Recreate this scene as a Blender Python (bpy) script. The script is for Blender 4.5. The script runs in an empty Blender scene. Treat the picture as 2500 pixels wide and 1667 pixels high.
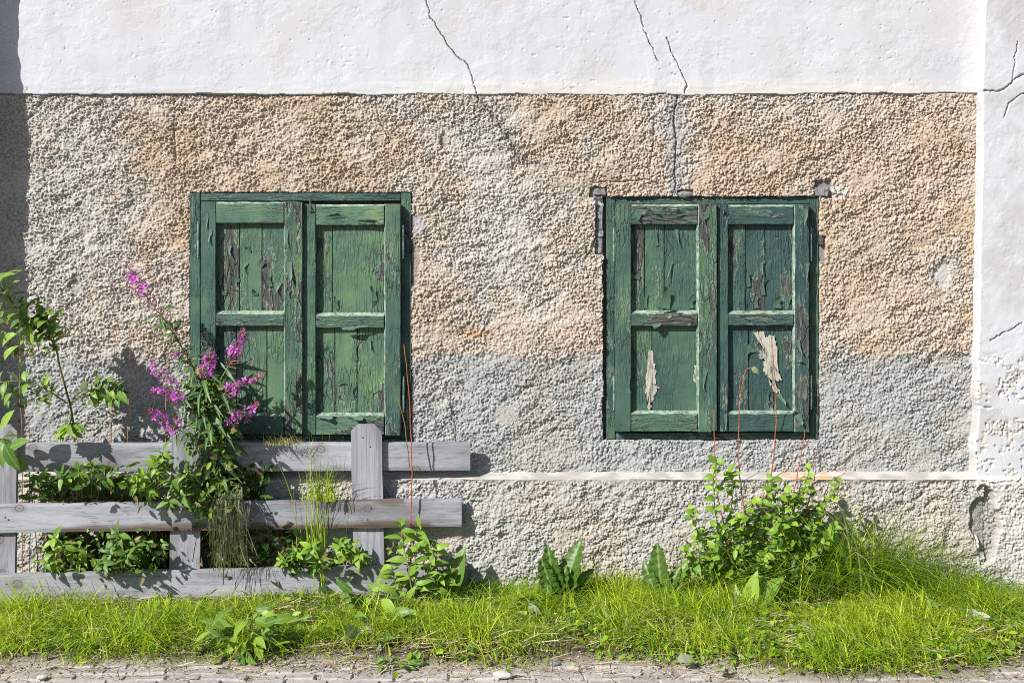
import bpy, bmesh, math, random
import numpy as np
from mathutils import Vector, Matrix

random.seed(11)
scene = bpy.context.scene
COL = scene.collection

# ------------------------------------------------------------------ camera
D, EYE, HOR, S = 6.0, 1.66, 610.0, 0.002      # metres to wall, eye height, horizon row, metres per photo pixel on the wall
cam_d = bpy.data.cameras.new('camera'); cam = bpy.data.objects.new('camera', cam_d); COL.objects.link(cam)
cam.location = (0, -D, EYE); cam.rotation_euler = (math.radians(90), 0, 0)
cam_d.sensor_width = 36.0; cam_d.lens = 36.0 * D / (2500 * S)
cam_d.shift_y = -(833.5 - HOR) / 2500.0
cam_d.clip_start = 0.05; cam_d.clip_end = 500
scene.camera = cam

# ------------------------------------------------------------------ sky, sun, exposure
SUN = Vector((-1.0, -0.92, 0.98)).normalized()     # towards the sun
world = bpy.data.worlds.new('World'); scene.world = world; world.use_nodes = True
wn = world.node_tree.nodes; wl = world.node_tree.links
bg = wn['Background']; sky = wn.new('ShaderNodeTexSky'); sky.sky_type = 'NISHITA'; sky.sun_disc = False
sky.sun_elevation = math.asin(SUN.z); sky.sun_rotation = math.atan2(SUN.x, SUN.y)
wl.new(sky.outputs[0], bg.inputs[0]); bg.inputs[1].default_value = 0.065
sky.ozone_density = 2.5
sun_d = bpy.data.lights.new('sun', 'SUN'); sun_d.energy = 5.0; sun_d.angle = math.radians(0.5); sun_d.color = (1, 0.975, 0.94)
sun_o = bpy.data.objects.new('sun', sun_d); COL.objects.link(sun_o)
sun_o.rotation_euler = SUN.to_track_quat('Z', 'Y').to_euler()
sun_o.location = (-4, -4, 6)
vs = scene.view_settings; vs.view_transform = 'Standard'; vs.look = 'None'; vs.gamma = 1; vs.exposure = 0.52
vs.use_curve_mapping = False
scene.cycles.filter_width = 1.0
scene.cycles.use_denoising = False
scene.cycles.max_bounces = 5; scene.cycles.diffuse_bounces = 3; scene.cycles.glossy_bounces = 2; scene.cycles.transmission_bounces = 3; scene.cycles.use_light_tree = False

# ------------------------------------------------------------------ helpers
def P(px, py, y=0.0):
    """the point at depth y (wall = 0, negative towards the street) seen at photo pixel px, py"""
    s = (D + y) / D * S
    return Vector(((px - 1250) * s, y, EYE + (HOR - py) * s))
def G(px, py, z=0.0):
    s = (EYE - z) / ((py - HOR) * S)
    return Vector(((px - 1250) * S * s, s * D - D, z))

_tabs = {}
def vnoise(u, v, seed=0):
    if seed not in _tabs: _tabs[seed] = np.random.RandomState(seed).rand(256, 256).astype(np.float32)
    t = _tabs[seed]
    i = np.floor(u).astype(np.int64); j = np.floor(v).astype(np.int64)
    fu = (u - i).astype(np.float32); fv = (v - j).astype(np.float32)
    fu = fu * fu * (3 - 2 * fu); fv = fv * fv * (3 - 2 * fv)
    a = t[i & 255, j & 255]; b = t[(i + 1) & 255, j & 255]; c = t[i & 255, (j + 1) & 255]; d = t[(i + 1) & 255, (j + 1) & 255]
    return (a * (1 - fu) + b * fu) * (1 - fv) + (c * (1 - fu) + d * fu) * fv
def fbm(u, v, scale, seed=0, oc=4, gain=0.5):
    s = 0; a = 1.0; n = 0
    for k in range(oc):
        s = s + a * vnoise(u / scale * 2 ** k + 17.3 * k, v / scale * 2 ** k + 9.1 * k, seed + k); n += a; a *= gain
    return s / n
def sstep(a, b, x):
    t = np.clip((x - a) / (b - a), 0, 1); return t * t * (3 - 2 * t)
def grains(u, v, cell, seed=5):
    """thrown-pebble relief 0..1 : domes on a jittered grid"""
    r = np.random.RandomState(seed)
    jx = r.rand(256, 256).astype(np.float32); jy = r.rand(256, 256).astype(np.float32); rad = (0.42 + 0.30 * r.rand(256, 256)).astype(np.float32)
    hh = (0.25 + 0.75 * r.rand(256, 256)).astype(np.float32)
    a = u / cell; b = v / cell
    i = np.floor(a).astype(np.int64); j = np.floor(b).astype(np.int64)
    best = np.zeros(u.shape, np.float32)
    for di in (-1, 0, 1):
        for dj in (-1, 0, 1):
            ii = (i + di) & 255; jj = (j + dj) & 255
            dx = a - (i + di + jx[ii, jj]); dy = b - (j + dj + jy[ii, jj])
            q = 1 - (dx * dx + dy * dy) / rad[ii, jj] ** 2
            best = np.maximum(best, np.sqrt(np.clip(q, 0, 1)) * hh[ii, jj])
    return best
def linedist(u, v, pts, wig=3.0, seed=70):
    uu = u + (fbm(u, v, 14, seed, 3) - .5) * 2 * wig; vv = v + (fbm(u, v, 14, seed + 9, 3) - .5) * 2 * wig
    d = np.full(u.shape, 1e9, np.float32)
    for (x0, y0), (x1, y1) in zip(pts[:-1], pts[1:]):
        ex, ey = x1 - x0, y1 - y0; L = ex * ex + ey * ey
        t = np.clip(((uu - x0) * ex + (vv - y0) * ey) / L, 0, 1)
        d = np.minimum(d, np.hypot(uu - x0 - t * ex, vv - y0 - t * ey))
    return d
def gauss(u, v, cx, cy, rx, ry):
    return np.exp(-((u - cx) / rx) ** 2 - ((v - cy) / ry) ** 2)
def lerp(a, b, t): return a + (b - a) * t

def link(o, parent=None):
    COL.objects.link(o)
    if parent is not None: o.parent = parent
    return o
def tag(o, label=None, cat=None, group=None, kind=None):
    if label: o['label'] = label
    if cat: o['category'] = cat
    if group: o['group'] = group
    if kind: o['kind'] = kind
    return o
def empty(name, loc, label, cat, group=None):
    o = bpy.data.objects.new(name, None); o.location = loc; o.empty_display_size = 0.1
    link(o); tag(o, label, cat, group); o['base'] = [loc[0], loc[1], loc[2]]
    del o['base']
    return o
def mesh_np(name, V, F, mat, parent=None, col=None, smooth=True, off=None):
    """V (n,3), F (m,k) arrays -> one mesh object; V given in world space, off = world origin of the parent"""
    V = np.asarray(V, np.float32); F = np.asarray(F, np.int32)
    if off is not None: V = V - np.array(off, np.float32)
    me = bpy.data.meshes.new(name); k = F.shape[1]
    me.vertices.add(len(V)); me.vertices.foreach_set('co', V.ravel())
    me.loops.add(F.size); me.loops.foreach_set('vertex_index', F.ravel())
    me.polygons.add(len(F)); me.polygons.foreach_set('loop_start', np.arange(0, F.size, k, dtype=np.int32))
    me.polygons.foreach_set('loop_total', np.full(len(F), k, np.int32))
    me.polygons.foreach_set('use_smooth', np.full(len(F), smooth, bool))
    if col is not None:
        at = me.color_attributes.new('Col', 'FLOAT_COLOR', 'POINT')
        c = np.ones((len(V), 4), np.float32); c[:, :3] = col; at.data.foreach_set('color', c.ravel())
    me.update(calc_edges=True); me.validate()
    me.materials.append(mat)
    return link(bpy.data.objects.new(name, me), parent)
def mesh_pd(name, verts, faces, mat, parent=None, off=(0, 0, 0), smooth=False):
    me = bpy.data.meshes.new(name); o0 = Vector(off)
    me.from_pydata([tuple(Vector(v) - o0) for v in verts], [], faces); me.materials.append(mat)
    if smooth: me.polygons.foreach_set('use_smooth', [True] * len(me.polygons))
    me.update()
    return link(bpy.data.objects.new(name, me), parent)

# ------------------------------------------------------------------ materials
def new_mat(name):
    m = bpy.data.materials.new(name); m.use_nodes = True
    return m, m.node_tree.nodes, m.node_tree.links, m.node_tree.nodes['Principled BSDF']
def N(nodes, typ, **kw):
    n = nodes.new(typ)
    for k, v in kw.items():
        if k in n.inputs: n.inputs[k].default_value = v
        else: setattr(n, k, v)
    return n
def mixc(nodes, links, fac, a, b, blend='MIX'):
    n = nodes.new('ShaderNodeMix'); n.data_type = 'RGBA'; n.blend_type = blend
    for sock, val in ((n.inputs[0], fac), (n.inputs[6], a), (n.inputs[7], b)):
        if hasattr(val, 'is_output'): links.new(val, sock)
        elif isinstance(val, (int, float)): sock.default_value = val
        else: sock.default_value = (*val, 1)
    return n.outputs[2]
def ramp(nodes, links, src, stops):
    r = nodes.new('ShaderNodeValToRGB'); el = r.color_ramp.elements
    while len(el) < len(stops): el.new(0.5)
    for e, (p, c) in zip(el, stops):
        e.position = p; e.color = (c, c, c, 1) if isinstance(c, (int, float)) else (*c, 1)
    links.new(src, r.inputs[0]); return r.outputs[0]
def coords(nodes, links, scale, out='Object', loc=(0, 0, 0)):
    t = nodes.new('ShaderNodeTexCoord'); m = nodes.new('ShaderNodeMapping')
    m.inputs['Scale'].default_value = scale; m.inputs['Location'].default_value = loc
    links.new(t.outputs[out], m.inputs[0]); return m.outputs[0]
def noise(nodes, links, vec, scale, detail=4, rough=0.55):
    n = N(nodes, 'ShaderNodeTexNoise', Scale=scale, Detail=detail, Roughness=rough); links.new(vec, n.inputs['Vector']); return n.outputs[0]

def mat_attr(name, rough=0.95, bump=0.0015, bscale=420, var=0.18):
    m, n, l, b = new_mat(name)
    a = N(n, 'ShaderNodeVertexColor', layer_name='Col')
    v = coords(n, l, (1, 1, 1))
    f1 = noise(n, l, v, bscale, 3); f2 = noise(n, l, v, 60, 4)
    c = mixc(n, l, var, a.outputs[0], ramp(n, l, f2, [(.25, .35), (.75, 1.0)]), 'MULTIPLY')
    l.new(c, b.inputs['Base Color']); b.inputs['Roughness'].default_value = rough
    b.inputs['Specular IOR Level'].default_value = 0.2
    if bump:
        bp = N(n, 'ShaderNodeBump', Strength=0.8, Distance=bump); l.new(f1, bp.inputs['Height']); l.new(bp.outputs[0], b.inputs['Normal'])
    return m
M = {}
M['plaster'] = mat_attr('white_plaster', 0.9, 0.0005, 120, 0.07)
M['roughcast'] = mat_attr('roughcast', 0.97, 0.0028, 260, 0.3)

def mat_paint(name, vertical=True):
    """old green oil paint, cracked along the grain and peeled to grey wood"""
    m, n, l, b = new_mat(name)
    sc = (34, 34, 3.2) if vertical else (3.2, 34, 34)
    sc2 = (11, 11, 3.4) if vertical else (3.4, 11, 11)
    oi = n.new('ShaderNodeObjectInfo'); wear = N(n, 'ShaderNodeAttribute', attribute_type='OBJECT', attribute_name='wear')
    tc = n.new('ShaderNodeTexCoord')
    off = N(n, 'ShaderNodeVectorMath', operation='SCALE'); off.inputs[0].default_value = (3.1, 1.7, 4.3); l.new(oi.outputs['Random'], off.inputs['Scale'])
    ad = N(n, 'ShaderNodeVectorMath', operation='ADD'); l.new(tc.outputs['Object'], ad.inputs[0]); l.new(off.outputs[0], ad.inputs[1])
    def mp(s):
        k = n.new('ShaderNodeMapping'); k.inputs['Scale'].default_value = s; l.new(ad.outputs[0], k.inputs[0]); return k.outputs[0]
    grain = noise(n, l, mp(sc), 4.0, 5, .65)
    big = noise(n, l, mp((1, 1, 1)), 5.0, 5, .6)
    patch = noise(n, l, mp(sc2), 1.0, 6, .62)
    blot = noise(n, l, mp((1, 1, 1)), 14.0, 4, .6)
    # chips: patch noise + grain against a threshold lowered by wear
    s1 = N(n, 'ShaderNodeMath', operation='MULTIPLY_ADD'); l.new(grain, s1.inputs[0]); s1.inputs[1].default_value = 0.24; l.new(patch, s1.inputs[2])
    s2 = N(n, 'ShaderNodeMath', operation='MULTIPLY_ADD'); l.new(wear.outputs['Fac'], s2.inputs[0]); s2.inputs[1].default_value = 0.24; l.new(s1.outputs[0], s2.inputs[2])
    zone = noise(n, l, mp((1, 1, 1)), 2.6, 3, .5); s3 = N(n, 'ShaderNodeMath', operation='MULTIPLY_ADD'); l.new(zone, s3.inputs[0]); s3.inputs[1].default_value = .7; l.new(s2.outputs[0], s3.inputs[2]); s2 = N(n, 'ShaderNodeMath', operation='SUBTRACT'); l.new(s3.outputs[0], s2.inputs[0]); s2.inputs[1].default_value = .37
    chip = ramp(n, l, s2.outputs[0], [(0.795, 0.0), (0.815, 1.0)])
    # fine cracks in the paint film
    vor = N(n, 'ShaderNodeTexVoronoi', feature='DISTANCE_TO_EDGE', Scale=1.0, Randomness=1.0); l.new(mp((46, 46, 9) if vertical else (9, 46, 46)), vor.inputs['Vector'])
    crack = ramp(n, l, vor.outputs['Distance'], [(0.0, 1.0), (0.07, 0.0)])
    cgate = ramp(n, l, zone, [(0.45, 0.0), (0.60, 0.9)])
    cr = N(n, 'ShaderNodeMath', operation='MULTIPLY'); l.new(crack, cr.inputs[0]); l.new(cgate, cr.inputs[1])
    green = ramp(n, l, big, [(0.28, (0.024, 0.055, 0.058)), (0.42, (0.048, 0.105, 0.080)), (0.54, (0.078, 0.155, 0.098)), (0.68, (0.15, 0.235, 0.105))])
    green = mixc(n, l, 0.5, green, ramp(n, l, blot, [(.3, .4), (.46, 1.0), (.75, 1.2)]), 'MULTIPLY')
    green = mixc(n, l, ramp(n, l, grain, [(.27, .8), (.36, 0.0)]), green, (0.022, 0.035, 0.034))
    green = mixc(n, l, ramp(n, l, oi.outputs['Random'], [(0, 0.0), (.4, .1), (1, .6)]), green, (0.032, 0.068, 0.066))
    warm = N(n, 'ShaderNodeAttribute', attribute_type='OBJECT', attribute_name='warm'); green = mixc(n, l, warm.outputs['Fac'], green, (0.125, 0.205, 0.105))
    tone = N(n, 'ShaderNodeAttribute', attribute_type='OBJECT', attribute_name='tone'); green = mixc(n, l, tone.outputs['Fac'], green, mixc(n, l, .6, (0.032, 0.066, 0.07), green, 'MIX'))
    green = mixc(n, l, tone.outputs['Fac'], green, (0.026, 0.058, 0.062))
    wood = ramp(n, l, grain, [(.3, (0.025, 0.028, 0.026)), (.52, (0.07, 0.075, 0.066)), (.7, (0.20, 0.205, 0.17))])
    prim = ramp(n, l, blot, [(.60, 0.0), (.66, .75)])
    wood = mixc(n, l, prim, wood, (0.33, 0.33, 0.27))
    lip_light = ramp(n, l, s2.outputs[0], [(0.77, 0.0), (0.788, .5), (0.80, 0.0)])
    green = mixc(n, l, lip_light, green, (0.40, 0.48, 0.38))  # pale rim at the chips: painted highlight where lips catch light
    c = mixc(n, l, chip, green, wood)
    c = mixc(n, l, cr.outputs[0], c, (0.02, 0.028, 0.025))
    l.new(c, b.inputs['Base Color'])
    r = N(n, 'ShaderNodeMath', operation='MULTIPLY_ADD'); l.new(chip, r.inputs[0]); r.inputs[1].default_value = .35; r.inputs[2].default_value = .5; l.new(r.outputs[0], b.inputs['Roughness'])
    b.inputs['Specular IOR Level'].default_value = 0.35
    # relief: film stands proud of the wood, lips at the chips curl
    h = N(n, 'ShaderNodeMath', operation='MULTIPLY_ADD'); l.new(ramp(n, l, s2.outputs[0], [(0.60, 0.35), (0.77, 1.0), (0.795, .9), (0.812, 0.0)]), h.inputs[0]); h.inputs[1].default_value = 1.0
    h2 = N(n, 'ShaderNodeMath', operation='MULTIPLY_ADD'); l.new(grain, h2.inputs[0]); h2.inputs[1].default_value = .35; l.new(h.outputs[0], h2.inputs[2])
    h3 = N(n, 'ShaderNodeMath', operation='MULTIPLY_ADD'); l.new(cr.outputs[0], h3.inputs[0]); h3.inputs[1].default_value = -.6; l.new(h2.outputs[0], h3.inputs[2])
    bp = N(n, 'ShaderNodeBump', Strength=1.0, Distance=0.006); l.new(h3.outputs[0], bp.inputs['Height']); l.new(bp.outputs[0], b.inputs['Normal'])
    return m
M['paint_v'] = mat_paint('peeling_green_paint_upright', True)
M['paint_h'] = mat_paint('peeling_green_paint_level', False)

def mat_flake(name, front, back):
    m, n, l, b = new_mat(name)
    g = n.new('ShaderNodeNewGeometry'); v = coords(n, l, (1, 1, 1)); f = noise(n, l, v, 45, 4)
    fr = mixc(n, l, .5, front, ramp(n, l, f, [(.3, .4), (.7, 1.2)]), 'MULTIPLY')
    l.new(mixc(n, l, g.outputs['Backfacing'], fr, back), b.inputs['Base Color']); b.inputs['Roughness'].default_value = .6
    return m
M['flake'] = mat_flake('curled_paint_flake', (0.075, 0.14, 0.095), (0.26, 0.30, 0.24))
def mat_bare():
    m, n, l, b = new_mat('bare_primer_patch'); v = coords(n, l, (30, 30, 7)); f = noise(n, l, v, 1.4, 5, .7)
    l.new(ramp(n, l, f, [(.34, (0.08, 0.14, 0.10)), (.41, (0.14, 0.13, 0.11)), (.47, (0.36, 0.34, 0.27)), (.60, (0.47, 0.45, 0.38)), (.66, (0.30, 0.29, 0.25))]), b.inputs['Base Color']); b.inputs['Roughness'].default_value = .85
    bp = N(n, 'ShaderNodeBump', Strength=.9, Distance=.004); l.new(f, bp.inputs['Height']); l.new(bp.outputs[0], b.inputs['Normal']); return m
M['primer'] = mat_bare()
def mat_edge():  # worn paint, lightened further to paint in sunlight on the sloping edges
    m, n, l, b = new_mat('worn_sunlit_edge'); v = coords(n, l, (1, 1, 1)); f = noise(n, l, v, 38, 5, .7)
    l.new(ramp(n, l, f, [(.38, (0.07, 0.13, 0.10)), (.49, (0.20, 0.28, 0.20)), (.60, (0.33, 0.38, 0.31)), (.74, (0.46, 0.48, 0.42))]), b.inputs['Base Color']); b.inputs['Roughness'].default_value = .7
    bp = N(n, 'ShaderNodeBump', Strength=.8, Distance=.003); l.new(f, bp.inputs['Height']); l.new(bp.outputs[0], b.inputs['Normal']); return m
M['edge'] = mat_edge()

def mat_wood(name, axis, light=(0.345, 0.35, 0.385), mid=(0.20, 0.205, 0.23), dark=(0.09, 0.085, 0.09)):
    m, n, l, b = new_mat(name)
    oi = n.new('ShaderNodeObjectInfo'); tc = n.new('ShaderNodeTexCoord')
    off = N(n, 'ShaderNodeVectorMath', operation='SCALE'); off.inputs[0].default_value = (7.1, 2.7, 5.3); l.new(oi.outputs['Random'], off.inputs['Scale'])
    ad = N(n, 'ShaderNodeVectorMath', operation='ADD'); l.new(tc.outputs['Object'], ad.inputs[0]); l.new(off.outputs[0], ad.inputs[1])
    def mp(s):
        k = n.new('ShaderNodeMapping'); k.inputs['Scale'].default_value = s; l.new(ad.outputs[0], k.inputs[0]); return k.outputs[0]
    lo, hi = 0.7, 48
    g1 = noise(n, l, mp((lo, hi, hi) if axis == 'x' else (hi, hi, lo)), 1.0, 5, .6)
    g2 = noise(n, l, mp((lo * 4, hi * 4, hi * 4) if axis == 'x' else (hi * 4, hi * 4, lo * 4)), 1.0, 3, .6)
    big = noise(n, l, mp((1.6, 4, 7) if axis == 'x' else (7, 4, 1.6)), 1.0, 5, .6)
    # knots
    vo = N(n, 'ShaderNodeTexVoronoi', feature='F1', Scale=1.0, voronoi_dimensions='2D'); sx = n.new('ShaderNodeSeparateXYZ'); cx = n.new('ShaderNodeCombineXYZ'); l.new(mp((3.6, 1, 4.6) if axis == 'x' else (4.6, 1, 3.6)), sx.inputs[0]); l.new(sx.outputs[0], cx.inputs[0]); l.new(sx.outputs[2], cx.inputs[1]); l.new(cx.outputs[0], vo.inputs['Vector'])
    kn = ramp(n, l, vo.outputs['Distance'], [(0.0, .8), (0.03, .3), (0.05, .3), (0.066, .95), (0.085, 0.25), (0.17, 0.0)])
    c = mixc(n, l, ramp(n, l, g1, [(.32, 1.0), (.5, .25), (.7, 0.0)]), light, mid)
    c = mixc(n, l, ramp(n, l, g2, [(.32, .7), (.44, 0.0)]), c, dark)
    c = mixc(n, l, ramp(n, l, big, [(.32, .85), (.52, 0.0)]), c, (0.17, 0.16, 0.165))
    c = mixc(n, l, ramp(n, l, big, [(.56, 0.0), (.72, .6)]), c, (0.42, 0.425, 0.455))
    c = mixc(n, l, kn, c, (0.12, 0.085, 0.07))
    at = N(n, 'ShaderNodeVertexColor', layer_name='Col')     # red channel = bark edge / rot, green = algae
    sp = n.new('ShaderNodeSeparateColor'); l.new(at.outputs[0], sp.inputs[0])
    c = mixc(n, l, sp.outputs[0], c, mixc(n, l, g1, (0.045, 0.028, 0.02), (0.17, 0.115, 0.085)))
    c = mixc(n, l, sp.outputs[1], c, (0.20, 0.215, 0.12))
    l.new(c, b.inputs['Base Color']); b.inputs['Roughness'].default_value = .82; b.inputs['Specular IOR Level'].default_value = .25
    hs = N(n, 'ShaderNodeMath', operation='MULTIPLY_ADD'); l.new(g2, hs.inputs[0]); hs.inputs[1].default_value = .5; l.new(g1, hs.inputs[2])
    bp = N(n, 'ShaderNodeBump', Strength=.6, Distance=0.002); l.new(hs.outputs[0], bp.inputs['Height']); l.new(bp.outputs[0], b.inputs['Normal'])
    return m
M['wood_x'] = mat_wood('weathered_fence_wood_level', 'x')
M['wood_z'] = mat_wood('weathered_fence_wood_upright', 'z')

def mat_plain(name, c0, c1, scale=20, rough=.8, bump=0.0, metal=0.0):
    m, n, l, b = new_mat(name); v = coords(n, l, (1, 1, 1)); f = noise(n, l, v, scale, 5, .6)
    l.new(mixc(n, l, ramp(n, l, f, [(.3, 0.0), (.7, 1.0)]), c0, c1), b.inputs['Base Color'])
    b.inputs['Roughness'].default_value = rough; b.inputs['Metallic'].default_value = metal
    b.inputs['Specular IOR Level'].default_value = .25
    if bump:
        bp = N(n, 'ShaderNodeBump', Strength=.8, Distance=bump); l.new(f, bp.inputs['Height']); l.new(bp.outputs[0], b.inputs['Normal'])
    return m
M['dark'] = mat_plain('dark_masonry', (0.05, 0.045, 0.04), (0.12, 0.11, 0.1), 25)
M['hinge'] = mat_plain('painted_iron', (0.06, 0.12, 0.105), (0.22, 0.30, 0.26), 80, .5)
M['iron'] = mat_plain('rusty_iron', (0.05, 0.04, 0.045), (0.13, 0.10, 0.11), 90, .7, .002)
M['block'] = mat_plain('grey_timber_end', (0.10, 0.095, 0.105), (0.30, 0.29, 0.30), 60, .85, .003)
M['lead'] = mat_plain('pale_mortar_lump', (0.35, 0.33, 0.30), (0.55, 0.53, 0.50), 60, .95, .004)
M['soil'] = mat_plain('soil', (0.13, 0.10, 0.07), (0.30, 0.25, 0.19), 30, .95, .01)
M['earth'] = mat_plain('dark_earth', (0.04, 0.032, 0.02), (0.13, 0.10, 0.06), 30, .95, .01)
M['street'] = mat_plain('street', (0.12, 0.11, 0.10), (0.19, 0.17, 0.155), 6, .95, .002)
M['paver'] = None
def mat_paver():
    m, n, l, b = new_mat('paving_stone'); oi = n.new('ShaderNodeObjectInfo'); v = coords(n, l, (1, 1, 1)); f = noise(n, l, v, 55, 5, .65); g = noise(n, l, v, 9, 3)
    c = ramp(n, l, oi.outputs['Random'], [(0, (0.38, 0.335, 0.30)), (.4, (0.45, 0.40, 0.36)), (.7, (0.42, 0.38, 0.36)), (.95, (0.47, 0.42, 0.38)), (1, (0.46, 0.33, 0.26))])
    c = mixc(n, l, .6, c, ramp(n, l, f, [(.3, .55), (.65, 1.1)]), 'MULTIPLY'); c = mixc(n, l, .5, c, ramp(n, l, g, [(.3, .7), (.7, 1.15)]), 'MULTIPLY')
    l.new(c, b.inputs['Base Color']); b.inputs['Roughness'].default_value = .9
    bp = N(n, 'ShaderNodeBump', Strength=.8, Distance=.005); l.new(f, bp.inputs['Height']); l.new(bp.outputs[0], b.inputs['Normal'])
    return m
M['paver'] = mat_paver()
def mat_leaf(name, c0, c1, under=None, trans=.3, attr=False, rough=.45):
    m, n, l, b = new_mat(name)
    if attr:
        a = N(n, 'ShaderNodeVertexColor', layer_name='Col'); c = a.outputs[0]
    else:
        oi = n.new('ShaderNodeObjectInfo'); v = coords(n, l, (1, 1, 1)); f = noise(n, l, v, 6, 3)
        s = N(n, 'ShaderNodeMath', operation='MULTIPLY_ADD'); l.new(f, s.inputs[0]); s.inputs[1].default_value = .5; 
        s0 = N(n, 'ShaderNodeMath', operation='SUBTRACT'); l.new(oi.outputs['Random'], s0.inputs[0]); s0.inputs[1].default_value = .25; l.new(s0.outputs[0], s.inputs[2])
        c = mixc(n, l, s.outputs[0], c0, c1)
        tcx = n.new('ShaderNodeTexCoord'); sx = n.new('ShaderNodeSeparateXYZ'); l.new(tcx.outputs['Object'], sx.inputs[0]); ab = N(n, 'ShaderNodeMath', operation='ABSOLUTE'); l.new(sx.outputs[0], ab.inputs[0])
        vv = N(n, 'ShaderNodeMath', operation='MULTIPLY_ADD'); l.new(ab.outputs[0], vv.inputs[0]); vv.inputs[1].default_value = -.9; l.new(sx.outputs[1], vv.inputs[2])
        sn = N(n, 'ShaderNodeMath', operation='SINE'); ml = N(n, 'ShaderNodeMath', operation='MULTIPLY'); l.new(vv.outputs[0], ml.inputs[0]); ml.inputs[1].default_value = 62.0; l.new(ml.outputs[0], sn.inputs[0])
        c = mixc(n, l, ramp(n, l, sn.outputs[0], [(.55, 0.0), (.95, .12)]), c, (0.36, 0.48, 0.16)); c = mixc(n, l, ramp(n, l, ab.outputs[0], [(.008, .4), (.02, 0.0)]), c, (0.42, 0.52, 0.22))
        v2 = N(n, 'ShaderNodeVectorMath', operation='ADD'); l.new(tcx.outputs['Object'], v2.inputs[0]); l.new(oi.outputs['Random'], v2.inputs[1]); sp_ = noise(n, l, v2.outputs[0], 7, 4, .6); c = mixc(n, l, ramp(n, l, sp_, [(.64, 0.0), (.70, .75)]), c, (0.22, 0.13, 0.04))
    if under:
        g = n.new('ShaderNodeNewGeometry'); c = mixc(n, l, g.outputs['Backfacing'], c, under)
    l.new(c, b.inputs['Base Color']); b.inputs['Roughness'].default_value = rough; b.inputs['Specular IOR Level'].default_value = .35
    t = n.new('ShaderNodeBsdfTranslucent'); l.new(mixc(n, l, .35, c, (0.35, 0.5, 0.02)), t.inputs[0])
    mx = n.new('ShaderNodeMixShader'); mx.inputs[0].default_value = trans
    l.new(b.outputs[0], mx.inputs[1]); l.new(t.outputs[0], mx.inputs[2]); l.new(mx.outputs[0], n['Material Output'].inputs[0])
    return m
M['grass'] = mat_leaf('grass_blades', None, None, None, .45, True, .42)
M['leaf_bright'] = mat_leaf('bright_leaf', (0.12, 0.25, 0.022), (0.30, 0.45, 0.045), (0.20, 0.30, 0.08), .36)
M['leaf_mid'] = mat_leaf('green_leaf', (0.05, 0.13, 0.02), (0.16, 0.28, 0.04), (0.17, 0.25, 0.12), .3)
M['leaf_willow'] = mat_leaf('sapling_leaf', (0.06, 0.15, 0.025), (0.25, 0.38, 0.045), (0.34, 0.42, 0.32), .3)
M['leaf_fire'] = mat_leaf('fireweed_leaf', (0.022, 0.065, 0.022), (0.06, 0.135, 0.035), (0.16, 0.24, 0.15), .22)
M['leaf_dock'] = mat_leaf('dock_leaf', (0.05, 0.115, 0.018), (0.14, 0.24, 0.03), (0.12, 0.20, 0.05), .35, False, .4)
M['leaf_pale'] = mat_leaf('wilted_leaf', (0.22, 0.27, 0.16), (0.36, 0.37, 0.25), (0.38, 0.40, 0.30), .15)
M['petal'] = mat_leaf('magenta_petal', (0.42, 0.06, 0.42), (0.62, 0.12, 0.55), None, .25)
M['bud'] = mat_plain('fireweed_bud', (0.30, 0.05, 0.10), (0.42, 0.16, 0.20), 90, .6)
M['stem_green'] = mat_plain('green_stem', (0.10, 0.16, 0.03), (0.22, 0.25, 0.07), 40, .6)
M['stem_brown'] = mat_plain('brown_stem', (0.12, 0.085, 0.03), (0.22, 0.18, 0.06), 40, .7)
M['stem_orange'] = mat_plain('orange_dry_stem', (0.30, 0.13, 0.05), (0.48, 0.26, 0.11), 30, .7)
M['stem_red'] = mat_plain('red_stem', (0.28, 0.05, 0.03), (0.45, 0.14, 0.08), 30, .6)
M['straw'] = mat_leaf('straw', None, None, None, .2, True, .7)

# ------------------------------------------------------------------ the ground
base_z = 0.0
o = mesh_pd('ground', [(-60, -60, -0.02), (60, -60, -0.02), (60, 40, -0.02), (-60, 40, -0.02)], [(0, 1, 2, 3)], M['street']); tag(o, kind='structure')
gu, gv = np.meshgrid(np.arange(-3.4, 3.41, 0.03), np.arange(-1.32, 0.06, 0.03))
def soil_z(x, y):
    x = np.asarray(x, float); y = np.asarray(y, float)
    edge = -1.0 + 0.16 * (fbm(x * 100 + 900, x * 0 + 3, 60, 31, 3) - .5) * 2 - 0.10 * sstep(0.2, 1.2, x) + .12 * sstep(1.5, 2.4, x)
    lawn = sstep(-0.10, 0.10, y - edge)
    return lawn * (0.012 + 0.035 * fbm(x * 100 + 500, y * 100 + 500, 22, 33, 3)) - 0.012 * (1 - lawn) - 0.02 * sstep(-.5, -.1, y), lawn
gz, _ = soil_z(gu, gv); nu = gu.shape[1]; nv_ = gu.shape[0]
idx = np.arange(nu * nv_).reshape(nv_, nu)
F = np.stack([idx[:-1, :-1], idx[:-1, 1:], idx[1:, 1:], idx[1:, :-1]], -1).reshape(-1, 4)
_, lw = soil_z(gu, gv); ec = lerp(np.array((0.34, 0.29, 0.24)), np.array((0.075, 0.06, 0.035)), sstep(.15, .8, lw)[..., None]).reshape(-1, 3)
o = mesh_np('earth_strip', np.stack([gu, gv, gz], -1).reshape(-1, 3), F, M['roughcast'], None, ec); tag(o, kind='structure')

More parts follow.
